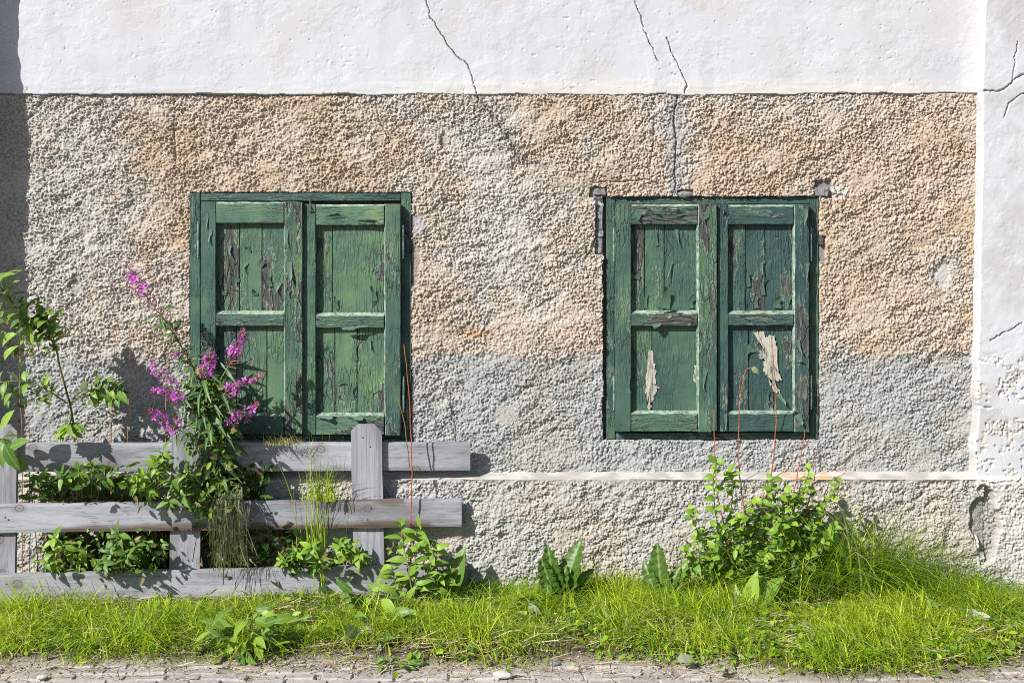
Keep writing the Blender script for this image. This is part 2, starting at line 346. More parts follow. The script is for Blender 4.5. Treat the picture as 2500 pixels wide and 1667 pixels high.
# pavement of small worn stones in rows along the verge
pave = mesh_pd('pavement', [(-3.4, -2.1, -0.016), (3.4, -2.1, -0.016), (3.4, -0.85, -0.016), (-3.4, -0.85, -0.016)], [(0, 1, 2, 3)], M['street']); tag(pave, kind='structure')
def stone_mesh(k):
    r = random.Random(k); L, W, H = r.uniform(.09, .21), r.uniform(.060, .067), .035
    bm = bmesh.new(); bmesh.ops.create_cube(bm, size=1)
    for v in bm.verts:
        v.co = Vector((v.co.x * L + r.uniform(-.007, .007), v.co.y * W + r.uniform(-.004, .004), v.co.z * H + r.uniform(-.003, .003)))
    bmesh.ops.bevel(bm, geom=[e for e in bm.edges if e.verts[0].co.z > 0 or e.verts[1].co.z > 0], offset=.007, segments=1, affect='EDGES')
    me = bpy.data.meshes.new('paving_stone'); bm.to_mesh(me); bm.free(); me.materials.append(M['paver']); return me, L
stones = [stone_mesh(k) for k in range(9)]
y = -0.93; row = 0
while y > -1.75:
    x = -2.75 + (row % 2) * .09
    while x < 2.75:
        me, L = random.choice(stones)
        if random.random() < .03: x += .05; continue
        s = bpy.data.objects.new('paving_stone', me); s.location = (x + L / 2, y + random.uniform(-.004, .004), -0.022 + random.uniform(-.006, .005)); s.rotation_euler = (random.uniform(-.02, .02), random.uniform(-.02, .02), random.uniform(-.03, .03) + (math.pi if random.random() < .5 else 0))
        link(s, pave); x += L + .004 + (random.random() < .05) * .02
    y -= .069; row += 1

# ------------------------------------------------------------------ the house front
house = empty('house', (0, 0, 0), 'old house front with white plaster, tan roughcast and two pairs of green shutters', 'house')
STEP = 1.6
def relief(name, u0, u1, v0, v1, y0, fn, mat, step=STEP, cut=None):
    us = np.arange(u0, u1 + step, step, dtype=np.float32); vv = np.arange(v0, v1 + step, step, dtype=np.float32)
    u, v = np.meshgrid(us, vv); h, col = fn(u, v)
    s = (D + y0) / D * S
    x = (u - 1250) * s; z = EYE + (HOR - v) * s; yy = y0 - h
    idx = np.arange(u.size).reshape(u.shape)
    F = np.stack([idx[:-1, :-1], idx[1:, :-1], idx[1:, 1:], idx[:-1, 1:]], -1)
    if cut is not None:
        cm = cut(u, v); keep = ~(cm[:-1, :-1] & cm[1:, :-1] & cm[1:, 1:] & cm[:-1, 1:]); F = F[keep]
    F = F.reshape(-1, 4)
    V = np.stack([x, yy, z], -1).reshape(-1, 3); C = col.reshape(-1, 3)
    if cut is not None:
        used = np.zeros(len(V), bool); used[F.ravel()] = True; re = np.cumsum(used) - 1
        V = V[used]; C = C[used]; F = re[F]
    return mesh_np(name, V, F, mat, house, C)
def rgb(u, c): return np.broadcast_to(np.array(c, np.float32), u.shape + (3,)).copy()
def mixa(a, b, t): return a + (b - a) * t[..., None]

WIN = [(464, 1004, 470, 1074), (1473, 2002, 480, 1075)]      # openings left, right, top, bottom in photo pixels
crackA = [(1030, -60), (1040, 0), (1052, 45), (1085, 95), (1112, 135), (1140, 155), (1152, 185), (1165, 230)]
crackB = [(1540, -60), (1549, 0), (1565, 40), (1572, 75), (1592, 115), (1603, 150)]
crackC = [(1628, 95), (1645, 140), (1665, 180), (1676, 205), (1672, 232)]
crackD = [(1652, 235), (1645, 300), (1652, 340), (1647, 400), (1650, 470)]
crackE = [(1165, 235), (1215, 300), (1245, 345), (1270, 390), (1330, 405)]

def f_plaster(u, v):
    h = np.zeros_like(u)
    h += 0.004 * (fbm(u, v, 260, 1, 3) - .5)
    h += 0.0016 * (fbm(u, v, 36, 2, 3) - .5)
    lay = fbm(u * 1.0, v * 1.25, 85, 3, 5, .6)
    for t in (.44, .53, .60):
        h += 0.0008 * sstep(t, t + .006, lay)
    pit = fbm(u, v, 9, 4, 2); dens = fbm(u, v, 140, 6, 3)
    h -= 0.0045 * sstep(.86 - .14 * sstep(.5, .75, dens), .93, pit)
    low = sstep(180, 215, v); h += 0.003 * low * fbm(u * .3, v * 2.2, 22, 8, 3)
    cov = gauss(u, v, 2405, 60, 40, 1e4); h += 0.012 * cov       # the plaster coves out into the pilaster
    prud = lerp(0.010, 0.005, sstep(850, 1250, u)); h += prud
    col = rgb(u, (0.535, 0.545, 0.562))
    t = fbm(u, v, 230, 11, 4); col = mixa(col, np.array((0.50, 0.515, 0.54)), sstep(.45, .62, t) * .8)
    t = fbm(u, v, 160, 12, 4); col = mixa(col, np.array((0.505, 0.485, 0.465)), sstep(.50, .72, t) * .7)
    col = mixa(col, np.array((0.59, 0.565, 0.535)), low * sstep(700, 1300, u) * .8)
    for pts, w in ((crackA, .75), (crackB, .5), (crackC, .75)):
        d = linedist(u, v, pts, 4); h -= 0.02 * sstep(w + .8, w * .4, d); h += 0.0012 * np.exp(-(d / 10) ** 2)
    col = mixa(col, np.array((0.47, 0.47, 0.48)), .55 * sstep(.54, .74, fbm(u * 1.6, v * .35, 60, 15, 4)))
    edge = 231 + 4 * (fbm(u, v * 0, 60, 14, 4) - .5) * 2 - 3 * sstep(300, 0, u) - 3 * sstep(1700, 2300, u)
    h = np.where(v > edge, -0.03, h)
    return h, col
relief('plaster_wall', -170, 2412, -150, 240, 0.0, f_plaster, M['plaster'], 1.85)

def opening(u, v, g=0.0, jit=True):
    m = np.zeros(u.shape, bool)
    for i, (a, b, c, d) in enumerate(WIN):
        w = (fbm(u, v, 18, 40 + i, 3) - .5) * (9 if i else 5) if jit else 0
        m |= (u > a + g + w) & (u < b - g + w) & (v > c + g + w * .6) & (v < d - g + w)
    return m
def f_rough(u, v, plinth=False):
    big = fbm(u * .9 + v * .35, v * 1.25, 130, 21, 3)                  # trowel sweeps
    mid = fbm(u * .8 + v * .6, v * 1.1, 30, 22, 4)
    cl = fbm(u, v, 13, 23, 2)
    g = grains(u + 7 * (fbm(u, v, 8, 27, 2) - .5), v + 7 * (fbm(u, v, 8, 37, 2) - .5), 5.6, 5); g2 = grains(u + 2.2 + 5 * (fbm(u, v, 6, 47, 2) - .5), v + 1.3, 4.0, 8); jit = (np.random.RandomState(3).rand(*u.shape).astype(np.float32) - .5)
    fade = fbm(u, v, 55, 24, 4); lowpart = sstep(850, 905, v)
    amp = lerp(0.0190, 0.0150, lowpart) * (0.50 + 0.55 * sstep(.25, .55, fade))
    A = 1.35 if plinth else 1.0
    h = 0.014 * A * (big - .5) + 0.015 * A * (mid - .5) - 0.006 * A * sstep(.09, 0, np.abs(fbm(u * .7 + v * .5, v * 1.2, 75, 34, 3) - .5)) * sstep(.4, .6, fade) + 0.009 * (cl - .5) * A + amp * (np.maximum(g, .75 * g2) + .22 * jit - .45)
    # colour: tan limewash, worn to grey; cement grey low down
    tan = rgb(u, (0.50, 0.395, 0.30)); grey = rgb(u, (0.50, 0.47, 0.43)); cold = rgb(u, (0.385, 0.39, 0.38)); pink = np.array((0.52, 0.42, 0.345)); och = np.array((0.47, 0.365, 0.25))
    n1 = fbm(u, v, 120, 25, 4); n2 = fbm(u, v, 45, 26, 4)
    tan = mixa(tan, pink, sstep(.4, .65, fbm(u, v, 200, 29, 3))); tan = mixa(tan, och, .7 * sstep(.52, .7, fbm(u, v, 90, 30, 3)))
    t = 0.75 + 1.1 * (n1 - .5) + .9 * (n2 - .5)
    t -= 1.1 * gauss(u, v, 120, 560, 190, 330) + .95 * gauss(u, v, 1240, 600, 150, 170) + .5 * gauss(u, v, 1130, 320, 130, 110) + .55 * gauss(u, v, 1650, 330, 45, 120)
    t -= .45 * gauss(u, v, 380, 900, 150, 150) + .5 * gauss(u, v, 2320, 670, 60, 60) + .4 * gauss(u, v, 2010, 260, 150, 60) + .6 * gauss(u, v, 1380, 500, 40, 50)
    t += .5 * gauss(u, v, 560, 360, 220, 110) + .4 * gauss(u, v, 2200, 420, 180, 200)
    col = mixa(grey, tan, np.clip(t, 0, 1))
    line = 872 + 22 * (fbm(u, v * 0, 110, 28, 4) - .5) * 2
    cg = sstep(-14, 16, v - line); cg = np.maximum(cg, sstep(800, 700, u) * sstep(820, 960, v))
    cold = mixa(cold, np.array((0.41, 0.38, 0.335)), .7 * sstep(.48, .7, n1))
    if plinth: cg = np.ones_like(u); cold = mixa(rgb(u, (0.435, 0.425, 0.40)), np.array((0.465, 0.42, 0.37)), sstep(.42, .66, n1))
    col = mixa(col, cold, cg)
    if not plinth:
        h -= 0.004 * cg
        col = mixa(col, np.array((0.5, 0.30, 0.12)), .7 * gauss(u, v, 1160, 815, 45, 12))
        # smooth scars
        for cx, cy, rx, ry, dp, c in ((1083, 347, 9, 22, .014, (0.33, 0.28, 0.23)), (2300, 668, 20, 34, .010, (0.46, 0.46, 0.44)), (1232, 1015, 34, 26, .004, (0.42, 0.39, 0.36)), (1015, 548, 22, 22, .004, (0.36, 0.37, 0.42)), (1012, 640, 13, 60, .008, (0.22, 0.19, 0.17)), (500, 330, 10, 9, .004, (.4, .38, .34)), (185, 700, 13, 24, .009, (.36, .34, .31))):
            q = np.hypot((u - cx) / rx, (v - cy) / ry) + (fbm(u, v, 12, 35, 3) - .5) * .8
            k = sstep(1.15, .75, q + .25 * jit); h = h * (1 - .65 * k) + k * (-dp); col = mixa(col, np.array(c), k * .6)
        d = linedist(u, v, crackD, 5); k = sstep(22, 8, d + 14 * (fbm(u, v, 20, 61, 3) - .5)); h = lerp(h, 0.001 + .5 * h, k * .5); col = mixa(col, np.array((0.37, 0.36, 0.36)), k * .8)
        h -= 0.016 * sstep(2.3, .9, d - 1.6 * gauss(u, v, 1648, 310, 30, 40))
        d = linedist(u, v, crackE, 6, 75); k = sstep(14, 4, d); col = mixa(col, np.array((0.31, 0.285, 0.27)), k * .7); h -= 0.009 * sstep(2.2, .8, d)
        for pts in ([(425, 240), (424, 300), (428, 400)], [(918, 240), (925, 290), (955, 350)], [(1735, 250), (1742, 290)], [(2350, 235), (2325, 275)], [(1600, 290), (1585, 440), (1440, 445)]):
            d = linedist(u, v, pts, 4, 77); h -= 0.010 * sstep(2.2, .7, d)
        d = linedist(u, v, [(1090, 640), (1160, 635), (1230, 625), (1300, 600), (1345, 598)], 10, 79); h += 0.014 * sstep(16, 0, np.abs(d)) * (fbm(u, v, 40, 80, 3))
        # broken plaster round the right window
        for a, b, c, d2 in ((1454, 1476, 484, 622), (1438, 1482, 456, 482), (1990, 2032, 440, 482), (1998, 2016, 575, 640), (1652, 1694, 464, 484)):
            w = (fbm(u, v, 16, 45, 3) - .5) * 9; k = ((u > a + w) & (u < b + w) & (v > c + w) & (v < d2 + w))
            h = np.where(k, -0.026 + .006 * mid, h); col = np.where(k[..., None], np.array((0.24, 0.225, 0.215)), col)
        k = sstep(1.1, .6, np.hypot((u - 2048) / 26, (v - 465) / 20) + (n2 - .5)); col = mixa(col, np.array((0.60, 0.56, 0.50)), k)
        k = sstep(1.1, .6, np.hypot((u - 1458) / 16, (v - 500) / 22) + (n2 - .5)); col = mixa(col, np.array((0.55, 0.52, 0.48)), k)
        h -= 0.03 * sstep(229, 224, v + 5 * (fbm(u, v * 0, 25, 84, 3) - .5)) + .012 * sstep(1000, 800, u) * sstep(236, 229, v)
        h = np.where(opening(u, v), -0.10, h)
    return h, col
relief('roughcast_wall', -170, 2402, 222, 1160, 0.0, f_rough, M['roughcast'], STEP, lambda u, v: opening(u, v, 22, False))
PY = -0.085
def f_plinth(u, v):
    h, c = f_rough(u, v, True)
    top = sstep(1178, 1168, v + 5 * (fbm(u, v * 0, 50, 51, 3) - .5)); h = lerp(h, 0.006 + 0 * h, top); c = mixa(c, np.array((0.46, 0.435, 0.40)), top * .8)
    k = sstep(1.1, .8, np.hypot((u - 2398) / 26, (v - 1275 ) / 75) + (fbm(u, v, 40, 52, 3) - .5) * .9); h = lerp(h, -0.022 + .5 * h, k); c = mixa(c, np.array((0.30, 0.285, 0.265)), k)
    return h, c
relief('plinth', -170, 2402, 1170, 1500, PY, f_plinth, M['roughcast'], STEP)
# sloping white ledge between wall and plinth
def ledge():
    us = np.arange(-170, 2400, 8.0); n = 7
    V = []; C = []
    for k in range(n + 1):
        t = k / n; yy = lerp(0.02, PY - 0.007, t) if k < n else PY + .03; v = lerp(1147, 1174, min(1, t * 1.04)) if k < n else 1172
        s = (D + yy) / D * S
        wob = 1.6 * (fbm(us, us * 0 + k * 40, 70, 53, 4) - .5) * 2 + (2.5 * (fbm(us, us * 0, 45, 55, 4) - .5) * 2 if k >= n - 1 else 0)
        wy = 0.004 * (fbm(us, us * 0 + k * 30, 50, 54, 3) - .5)
        V.append(np.stack([(us - 1250) * s, yy + wy, EYE + (HOR - v - wob) * s], -1))
        c = rgb(us, (0.50, 0.475, 0.435)); f = fbm(us, us * 0 + k * 12, 30, 56, 3); c = mixa(c, np.array((0.36, 0.335, 0.30)), sstep(.42, .68, f) * .9)
        lich = np.clip(gauss(us, us * 0, 1985, 0, 75, 1) , 0, 1) * sstep(.5, .62, fbm(us, us * 0 + k * 15, 12, 57, 2)); c = mixa(c, np.array((0.62, 0.28, 0.05)), lich)
        C.append(c)
    m = len(us); V = np.concatenate(V); C = np.concatenate(C); idx = np.arange((n + 1) * m).reshape(n + 1, m)
    F = np.stack([idx[:-1, :-1], idx[1:, :-1], idx[1:, 1:], idx[:-1, 1:]], -1).reshape(-1, 4)
    o = mesh_np('ledge', V, F, M['plaster'], house, C); o['label'] = 'narrow sloping white ledge above the plinth'
ledge()
# corner pilasters: the right one in view, the left one just out of frame throws the shade at the left edge
PLX = lambda v: 2402 - 6 * np.clip(v / 230, 0, 1) - 17 * np.clip((v - 230) / 900, 0, 1) ** 1.3
def f_pil(u, v):
    low = sstep(845, 900, v + 40 * (fbm(u, v, 60, 62, 3) - .5)); bot = sstep(1160, 1176, v + 8 * (fbm(u, v, 30, 66, 3) - .5))
    h = 0.010 * (fbm(u, v, 120, 60, 4) - .5) + .003 * (fbm(u, v, 26, 61, 4) - .5)
    lay = fbm(u, v, 70, 63, 5, .6)
    for t in (.42, .52): h += .0009 * sstep(t, t + .012, lay)
    worn = low * sstep(.46, .58, fbm(u, v, 45, 64, 4)); worn = np.maximum(worn, bot * .8)
    g = grains(u, v, 6.3, 9); h += worn * (0.010 * g + .018 * (fbm(u, v, 22, 65, 3) - .5) - .006)
    h -= 0.008 * low * sstep(.72, .80, fbm(u, v, 11, 67, 2))
    col = rgb(u, (0.52, 0.525, 0.54)); col = mixa(col, np.array((0.46, 0.455, 0.45)), sstep(.45, .7, fbm(u, v, 80, 68, 4)))
    col = mixa(col, np.array((0.45, 0.42, 0.385)), worn * .85)
    for pts, w in (([(2398, 224), (2440, 222), (2462, 212), (2485, 190), (2510, 176)], 3.0), ([(2450, 290), (2465, 250), (2490, 232), (2515, 222)], 1.2), ([(2472, 205), (2480, 130), (2486, 100)], .8), ([(2420, 830), (2450, 815), (2495, 790)], 1.5), ([(2395, 1172), (2440, 1176), (2510, 1170)], 3)):
        w *= .55; d = linedist(u, v, pts, 5, 81); h -= 0.016 * sstep(w + 1.0, w * .3, d)
    k = sstep(1.1, .8, np.hypot((u - 2402) / 30, (v - 1290) / 95) + (fbm(u, v, 34, 69, 3) - .5) * 1.1); h = lerp(h, -0.018 + .012 * g, k); col = mixa(col, np.array((0.32, 0.30, 0.28)), k)
    h += 0.03 * bot * (1 - k)
    e = PLX(v) + 5 * (fbm(u * 0, v, 40, 59, 4) - .5) * (1 + 2 * low)
    r = np.clip((u - e) / 5.0, 0, 1); h = lerp(-0.14 + .13 * bot + 0 * h, h, np.sqrt(r)); 
    return h, col
o = relief('pilaster', 2374, 2700, -150, 1500, -0.07, f_pil, M['plaster'], 1.85); o['label'] = 'whitewashed corner pilaster, cracked and worn bare low down'
# left pilaster out of frame: a rough-edged block
def left_pilaster():
    zs = np.arange(-0.1, 3.4, 0.012); edge = -2.585 + 0.0 * zs
    e = edge + 0.022 * (fbm(zs * 500, zs * 0, 220, 91, 4) - .5) * 2 + 0.012 * (fbm(zs * 500, zs * 0, 30, 92, 3) - .5) * 2 - .02 * sstep(2.3, 2.9, zs) - 0.015 * sstep(1.2, .6, zs)
    V = []; C = []
    for yy, dx in ((0.05, 0), (-0.20, 0), (-0.205, -0.01), (-0.205, -0.6), (0.05, -.6)):
        V.append(np.stack([e + dx, yy + 0 * zs, zs], -1)); C.append(rgb(zs, (0.76, 0.76, 0.75)))
    m = len(zs); n = len(V); idx = np.arange(n * m).reshape(n, m)
    F = np.stack([idx[:-1, :-1], idx[:-1, 1:], idx[1:, 1:], idx[1:, :-1]], -1).reshape(-1, 4)
    mesh_np('pilaster', np.concatenate(V), F, M['plaster'], house, np.concatenate(C), False)
left_pilaster()
def box(name, x0, x1, y0, y1, z0, z1, mat, parent, bev=0.0, off=(0, 0, 0), nseg=0, warp=0.0, seed=0, axis='x'):
    bm = bmesh.new(); bmesh.ops.create_cube(bm, size=1)
    if nseg:
        es = [e for e in bm.edges if abs((e.verts[0].co - e.verts[1].co).dot(Vector((1, 0, 0) if axis == 'x' else (0, 0, 1)))) > .5]
        bmesh.ops.subdivide_edges(bm, edges=es, cuts=nseg, use_grid_fill=True)
    r = random.Random(seed)
    for v in bm.verts:
        v.co = Vector((lerp(x0, x1, v.co.x + .5), lerp(y0, y1, v.co.y + .5), lerp(z0, z1, v.co.z + .5)))
        if warp: v.co += Vector((r.uniform(-warp, warp), r.uniform(-warp, warp) * .6, r.uniform(-warp, warp)))
    if bev: 
        sharp = [e for e in bm.edges if len(e.link_faces) == 2 and e.calc_face_angle(0) > .6]
        bmesh.ops.bevel(bm, geom=sharp, offset=bev, segments=2, affect='EDGES')
    for v in bm.verts: v.co -= Vector(off)
    me = bpy.data.meshes.new(name); bm.to_mesh(me); bm.free(); me.materials.append(mat)
    return link(bpy.data.objects.new(name, me), parent)
box('wall_core', -3.6, 3.6, 0.115, 0.5, -0.1, 3.5, M['dark'], house)

# ------------------------------------------------------------------ windows and shutters (parts of the house)
def rect(px0, px1, py0, py1, y):
    a = P(px0, py1, y); b = P(px1, py0, y); return a.x, b.x, a.z, b.z
def board(name, r, yf, th, mat, parent, seed, axis, wear, bev=.0028, warp=.0011):
    x0, x1, z0, z1 = rect(*r, yf); n = 9 if axis == 'z' and (z1 - z0) > .3 else 5
    o = box(name, x0, x1, yf, yf + th, z0, z1, mat, parent, bev, (0, 0, 0), n, warp, seed, axis); o['wear'] = wear; return o
def profile_board(name, r, yf, th, mat, parent, seed, axis, wear, ch, back):
    """a rail with a sloping top edge, or a stile with a sloping left edge, worn pale along the slope"""
    x0, x1, z0, z1 = rect(*r, yf); n = 12; c = ch * S; V = []; Fc = []; rr = random.Random(seed); b = .0025
    if axis == 'x': sec = [(yf + th, z0), (yf + b, z0), (yf, z0 + b), (yf, z1 - c), (yf + back, z1), (yf + th, z1)]
    else: sec = [(yf + th, x1), (yf + b, x1), (yf, x1 - b), (yf, x0 + c), (yf + back, x0), (yf + th, x0)]
    m = len(sec)
    for i in range(n + 1):
        t = i / n
        for k, (y, q) in enumerate(sec):
            j = rr.uniform(-.0022, .0022) if k in (3,) else rr.uniform(-.0009, .0009)
            V.append((lerp(x0, x1, t), y + rr.uniform(-.0006, .0006), q + j) if axis == 'x' else (q + j, y + rr.uniform(-.0006, .0006), lerp(z0, z1, t)))
    for i in range(n):
        for k in range(m): a = i * m + k; bb = i * m + (k + 1) % m; Fc.append((a, bb, bb + m, a + m))
    Fc += [tuple(range(m)), tuple(range(n * m, n * m + m))]
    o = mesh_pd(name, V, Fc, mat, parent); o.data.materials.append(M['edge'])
    for i in range(n): o.data.polygons[i * m + 3].material_index = 1  # sun-facing slope gets the lightened edge colour
    bm = bmesh.new(); bm.from_mesh(o.data); bmesh.ops.recalc_face_normals(bm, faces=bm.faces); bm.to_mesh(o.data); bm.free()
    o['wear'] = wear; return o
def frame(i, L, R, T, B, fy, jl, jr, ht, bt, wear):
    bk = board('window_frame', (L + 4, R - 4, T + 4, B - 4), fy + .05, .02, M['paint_v'], house, 100 + i, 'z', .3)
    bk['label'] = 'flat green frame of the window nearer the fence' if i == 0 else 'narrow dark green frame of the window beside the shrub'
    board('jamb', (L, jl, T, B), fy, .045, M['paint_v'], bk, 110 + i, 'z', wear); board('jamb', (jr, R, T, B), fy, .045, M['paint_v'], bk, 112 + i, 'z', wear)
    board('head_rail', (jl + .5, jr - .5, T, ht), fy + .002, .045, M['paint_h'], bk, 114 + i, 'x', wear)
    board('bottom_rail', (jl + .5, jr - .5, bt, B), fy + .006, .045, M['paint_h'], bk, 116 + i, 'x', wear)
def flake(parent, px, py, w, l, ang, lift, yf, seed, mat='flake'):
    """a tongue of paint attached at one end and curling off the board; ang = image angle of its tip, degrees, 90 = up"""
    r = random.Random(seed); n, m = 7, 3; V = []; Fc = []
    p0 = P(px, py, yf); a = math.radians(ang); d = Vector((math.cos(a), 0, math.sin(a))); s = Vector((d.z, 0, -d.x))
    w *= S; l *= S
    for i in range(n + 1):
        t = i / n; wd = w * .5 * (1 - t) ** r.uniform(.5, .9) * (1 + .25 * r.uniform(-1, 1)); out = lift * t ** 1.7
        along = l * (t - .25 * t ** 3 * min(1, lift / .02))
        for j in range(m + 1):
            q = j / m * 2 - 1
            c = p0 + d * along + s * (q * wd + .12 * w * math.sin(t * 5 + seed)) + Vector((0, -0.002 - out - abs(q) * lift * .35 * t, 0)); V.append(c)
    for i in range(n):
        for j in range(m):
            k = i * (m + 1) + j; Fc.append((k, k + 1, k + m + 2, k + m + 1))
    return mesh_pd('paint_flake', V, Fc, M[mat], parent, smooth=True)
def patch(parent, pts, yf, seed):
    """bare primer laid open where the paint has gone: a thin shape lying on the plank"""
    c = P(sum(p[0] for p in pts) / len(pts), sum(p[1] for p in pts) / len(pts), yf - .0012); V = [c] + []; r = random.Random(seed)
    ring = []
    for (a, b), (c2, d2) in zip(pts, pts[1:] + pts[:1]):
        for t in (0, .2, .4, .6, .8): ring.append(P(a + (c2 - a) * t + r.uniform(-2.6, 2.6), b + (d2 - b) * t + r.uniform(-4, 4), yf - .0012))
    V = [c] + ring; n = len(ring); Fc = [(0, k + 1, (k + 1) % n + 1) for k in range(n)]
    return mesh_pd('bare_patch', V, Fc, M['primer'], parent)
def shutter(label, sl, pl, pr, sr, T, t1, m0, m1, b0, B, yf, planks, wear, seed, wp=(.3, .3)):
    """stile left edge, panel left/right, stile right edge, top, rail edges, bottom (photo pixels); yf = face of the stiles"""
    core = board('shutter', (sl + 3, sr - 3, T + 3, B - 3), yf + .040, .012, M['paint_v'], house, seed, 'z', .2); core['label'] = label
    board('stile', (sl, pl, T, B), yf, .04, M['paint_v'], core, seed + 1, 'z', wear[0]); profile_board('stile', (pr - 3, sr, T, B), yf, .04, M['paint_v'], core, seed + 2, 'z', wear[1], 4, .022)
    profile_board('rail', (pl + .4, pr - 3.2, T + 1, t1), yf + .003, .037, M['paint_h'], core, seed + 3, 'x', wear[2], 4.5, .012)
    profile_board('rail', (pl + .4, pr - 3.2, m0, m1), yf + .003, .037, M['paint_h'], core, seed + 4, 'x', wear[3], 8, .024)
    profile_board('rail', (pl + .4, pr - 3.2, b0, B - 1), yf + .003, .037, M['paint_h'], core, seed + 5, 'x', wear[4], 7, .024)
    for k, (za, zb, cuts) in enumerate(((t1 - 3, m0 + 3, planks[0]), (m1 - 3, b0 + 3, planks[1]))):
        xs = [pl - 3] + list(cuts) + [pr + 3]
        for j in range(len(xs) - 1):
            g = .7 if j else 0
            board('plank', (xs[j] + g, xs[j + 1] - .7, za, zb), yf + .030 + .0012 * ((j * 7 + seed) % 3), .012, M['paint_v'], core, seed + 10 + k * 5 + j, 'z', wp[k], .002, .0006)
    return core
def hinge(core, px, py0, py1, y):
    n = 8; V = []; Fc = []
    rings = [(py0, .003), (py0 + 3, .0062), (py0 + 6, .004), (py0 + 8, .006), ((py0 + py1) / 2 - 1, .006), ((py0 + py1) / 2, .0045), ((py0 + py1) / 2 + 1, .006), (py1 - 8, .006), (py1 - 6, .004), (py1 - 3, .0062), (py1, .003)]
    for py, r in rings:
        c = P(px, py, y)
        for k in range(n): a = 2 * math.pi * k / n; V.append(c + Vector((r * math.cos(a), r * math.sin(a), 0)))
    for i in range(len(rings) - 1):
        for k in range(n): Fc.append((i * n + k, i * n + (k + 1) % n, (i + 1) * n + (k + 1) % n, (i + 1) * n + k))
    mesh_pd('hinge_pin', V, Fc, M['hinge'], core, smooth=True)

# left window
FY = -0.006; YF = FY - .045
frame(0, 464, 1004, 471, 1073, FY, 489, 979, 491, 1062, .28)
A = shutter('left shutter behind the fireweed, its upper panel badly blistered', 490, 527, 695, 731, 492, 545, 759, 796, 1008, 1061, YF, ([585, 640], [578, 652]), (.3, .5, .15, .2, .2), 200, (.5, .12))
Bs = shutter('shutter with split planks on the side of the pink stem', 738, 771, 940, 978, 498, 550, 763, 800, 1008, 1062, YF + .004, ([812], [818, 872]), (.25, .3, .45, .42, .5), 230, (.22, .3))
b = board('cover_strip', (722, 739, 494, 1060), YF - .016, .024, M['paint_v'], A, 260, 'z', .6)
hinge(Bs, 984, 549, 632, YF + .02); hinge(Bs, 985, 918, 1006, YF + .02); hinge(A, 484, 540, 632, YF + .02)
# right window
FY2 = 0.016; YF2 = FY2 - .045
frame(1, 1480, 1999, 482, 1072, FY2, 1502, 1977, 499, 1056, .42)
Cs = shutter('shutter with a tall curled paint tongue and pale bare strip', 1503, 1541, 1705, 1738, 498, 548, 758, 796, 1003, 1054, YF2, ([1574, 1622], [1592]), (.3, .4, .5, .55, .3), 300, (.4, .12))
Ds = shutter('bluish shutter with white scraped patch in its lower panel', 1752, 1778, 1940, 1976, 499, 548, 759, 795, 1003, 1054, YF2 + .003, ([1820, 1868], [1828, 1890]), (.45, .4, .3, .3, .25), 330, (.45, .45))
board('cover_strip', (1735, 1751, 499, 1053), YF2 - .016, .024, M['paint_v'], Cs, 360, 'z', .55)
for q in (554, 916): hinge(Ds, 1980, q, q + 84, YF2 + .02); hinge(Cs, 1499, q + 2, q + 86, YF2 + .02)
def latch(core, px, py, y):
    pts = [P(px, py - 12, y), P(px + 1, py + 4, y - .012), P(px + 3, py + 16, y - .02)]
    return pts
for ob, tn in ((Cs, .2), (Ds, .55), (Bs, .0), (A, .1)):
    ob['tone'] = tn
    for c_ in ob.children:
        c_['tone'] = max(0.0, tn + random.uniform(-.1, .1)); c_['warm'] = (.4 if c_.name.startswith('plank') else .18) * random.uniform(.5, 1.3) if ob in (A, Bs) else (.2 if ob is Cs else .0)
for ob in house.children:
    if ob.name.startswith('window_frame'):
        for c_ in ob.children: c_['tone'] = .3
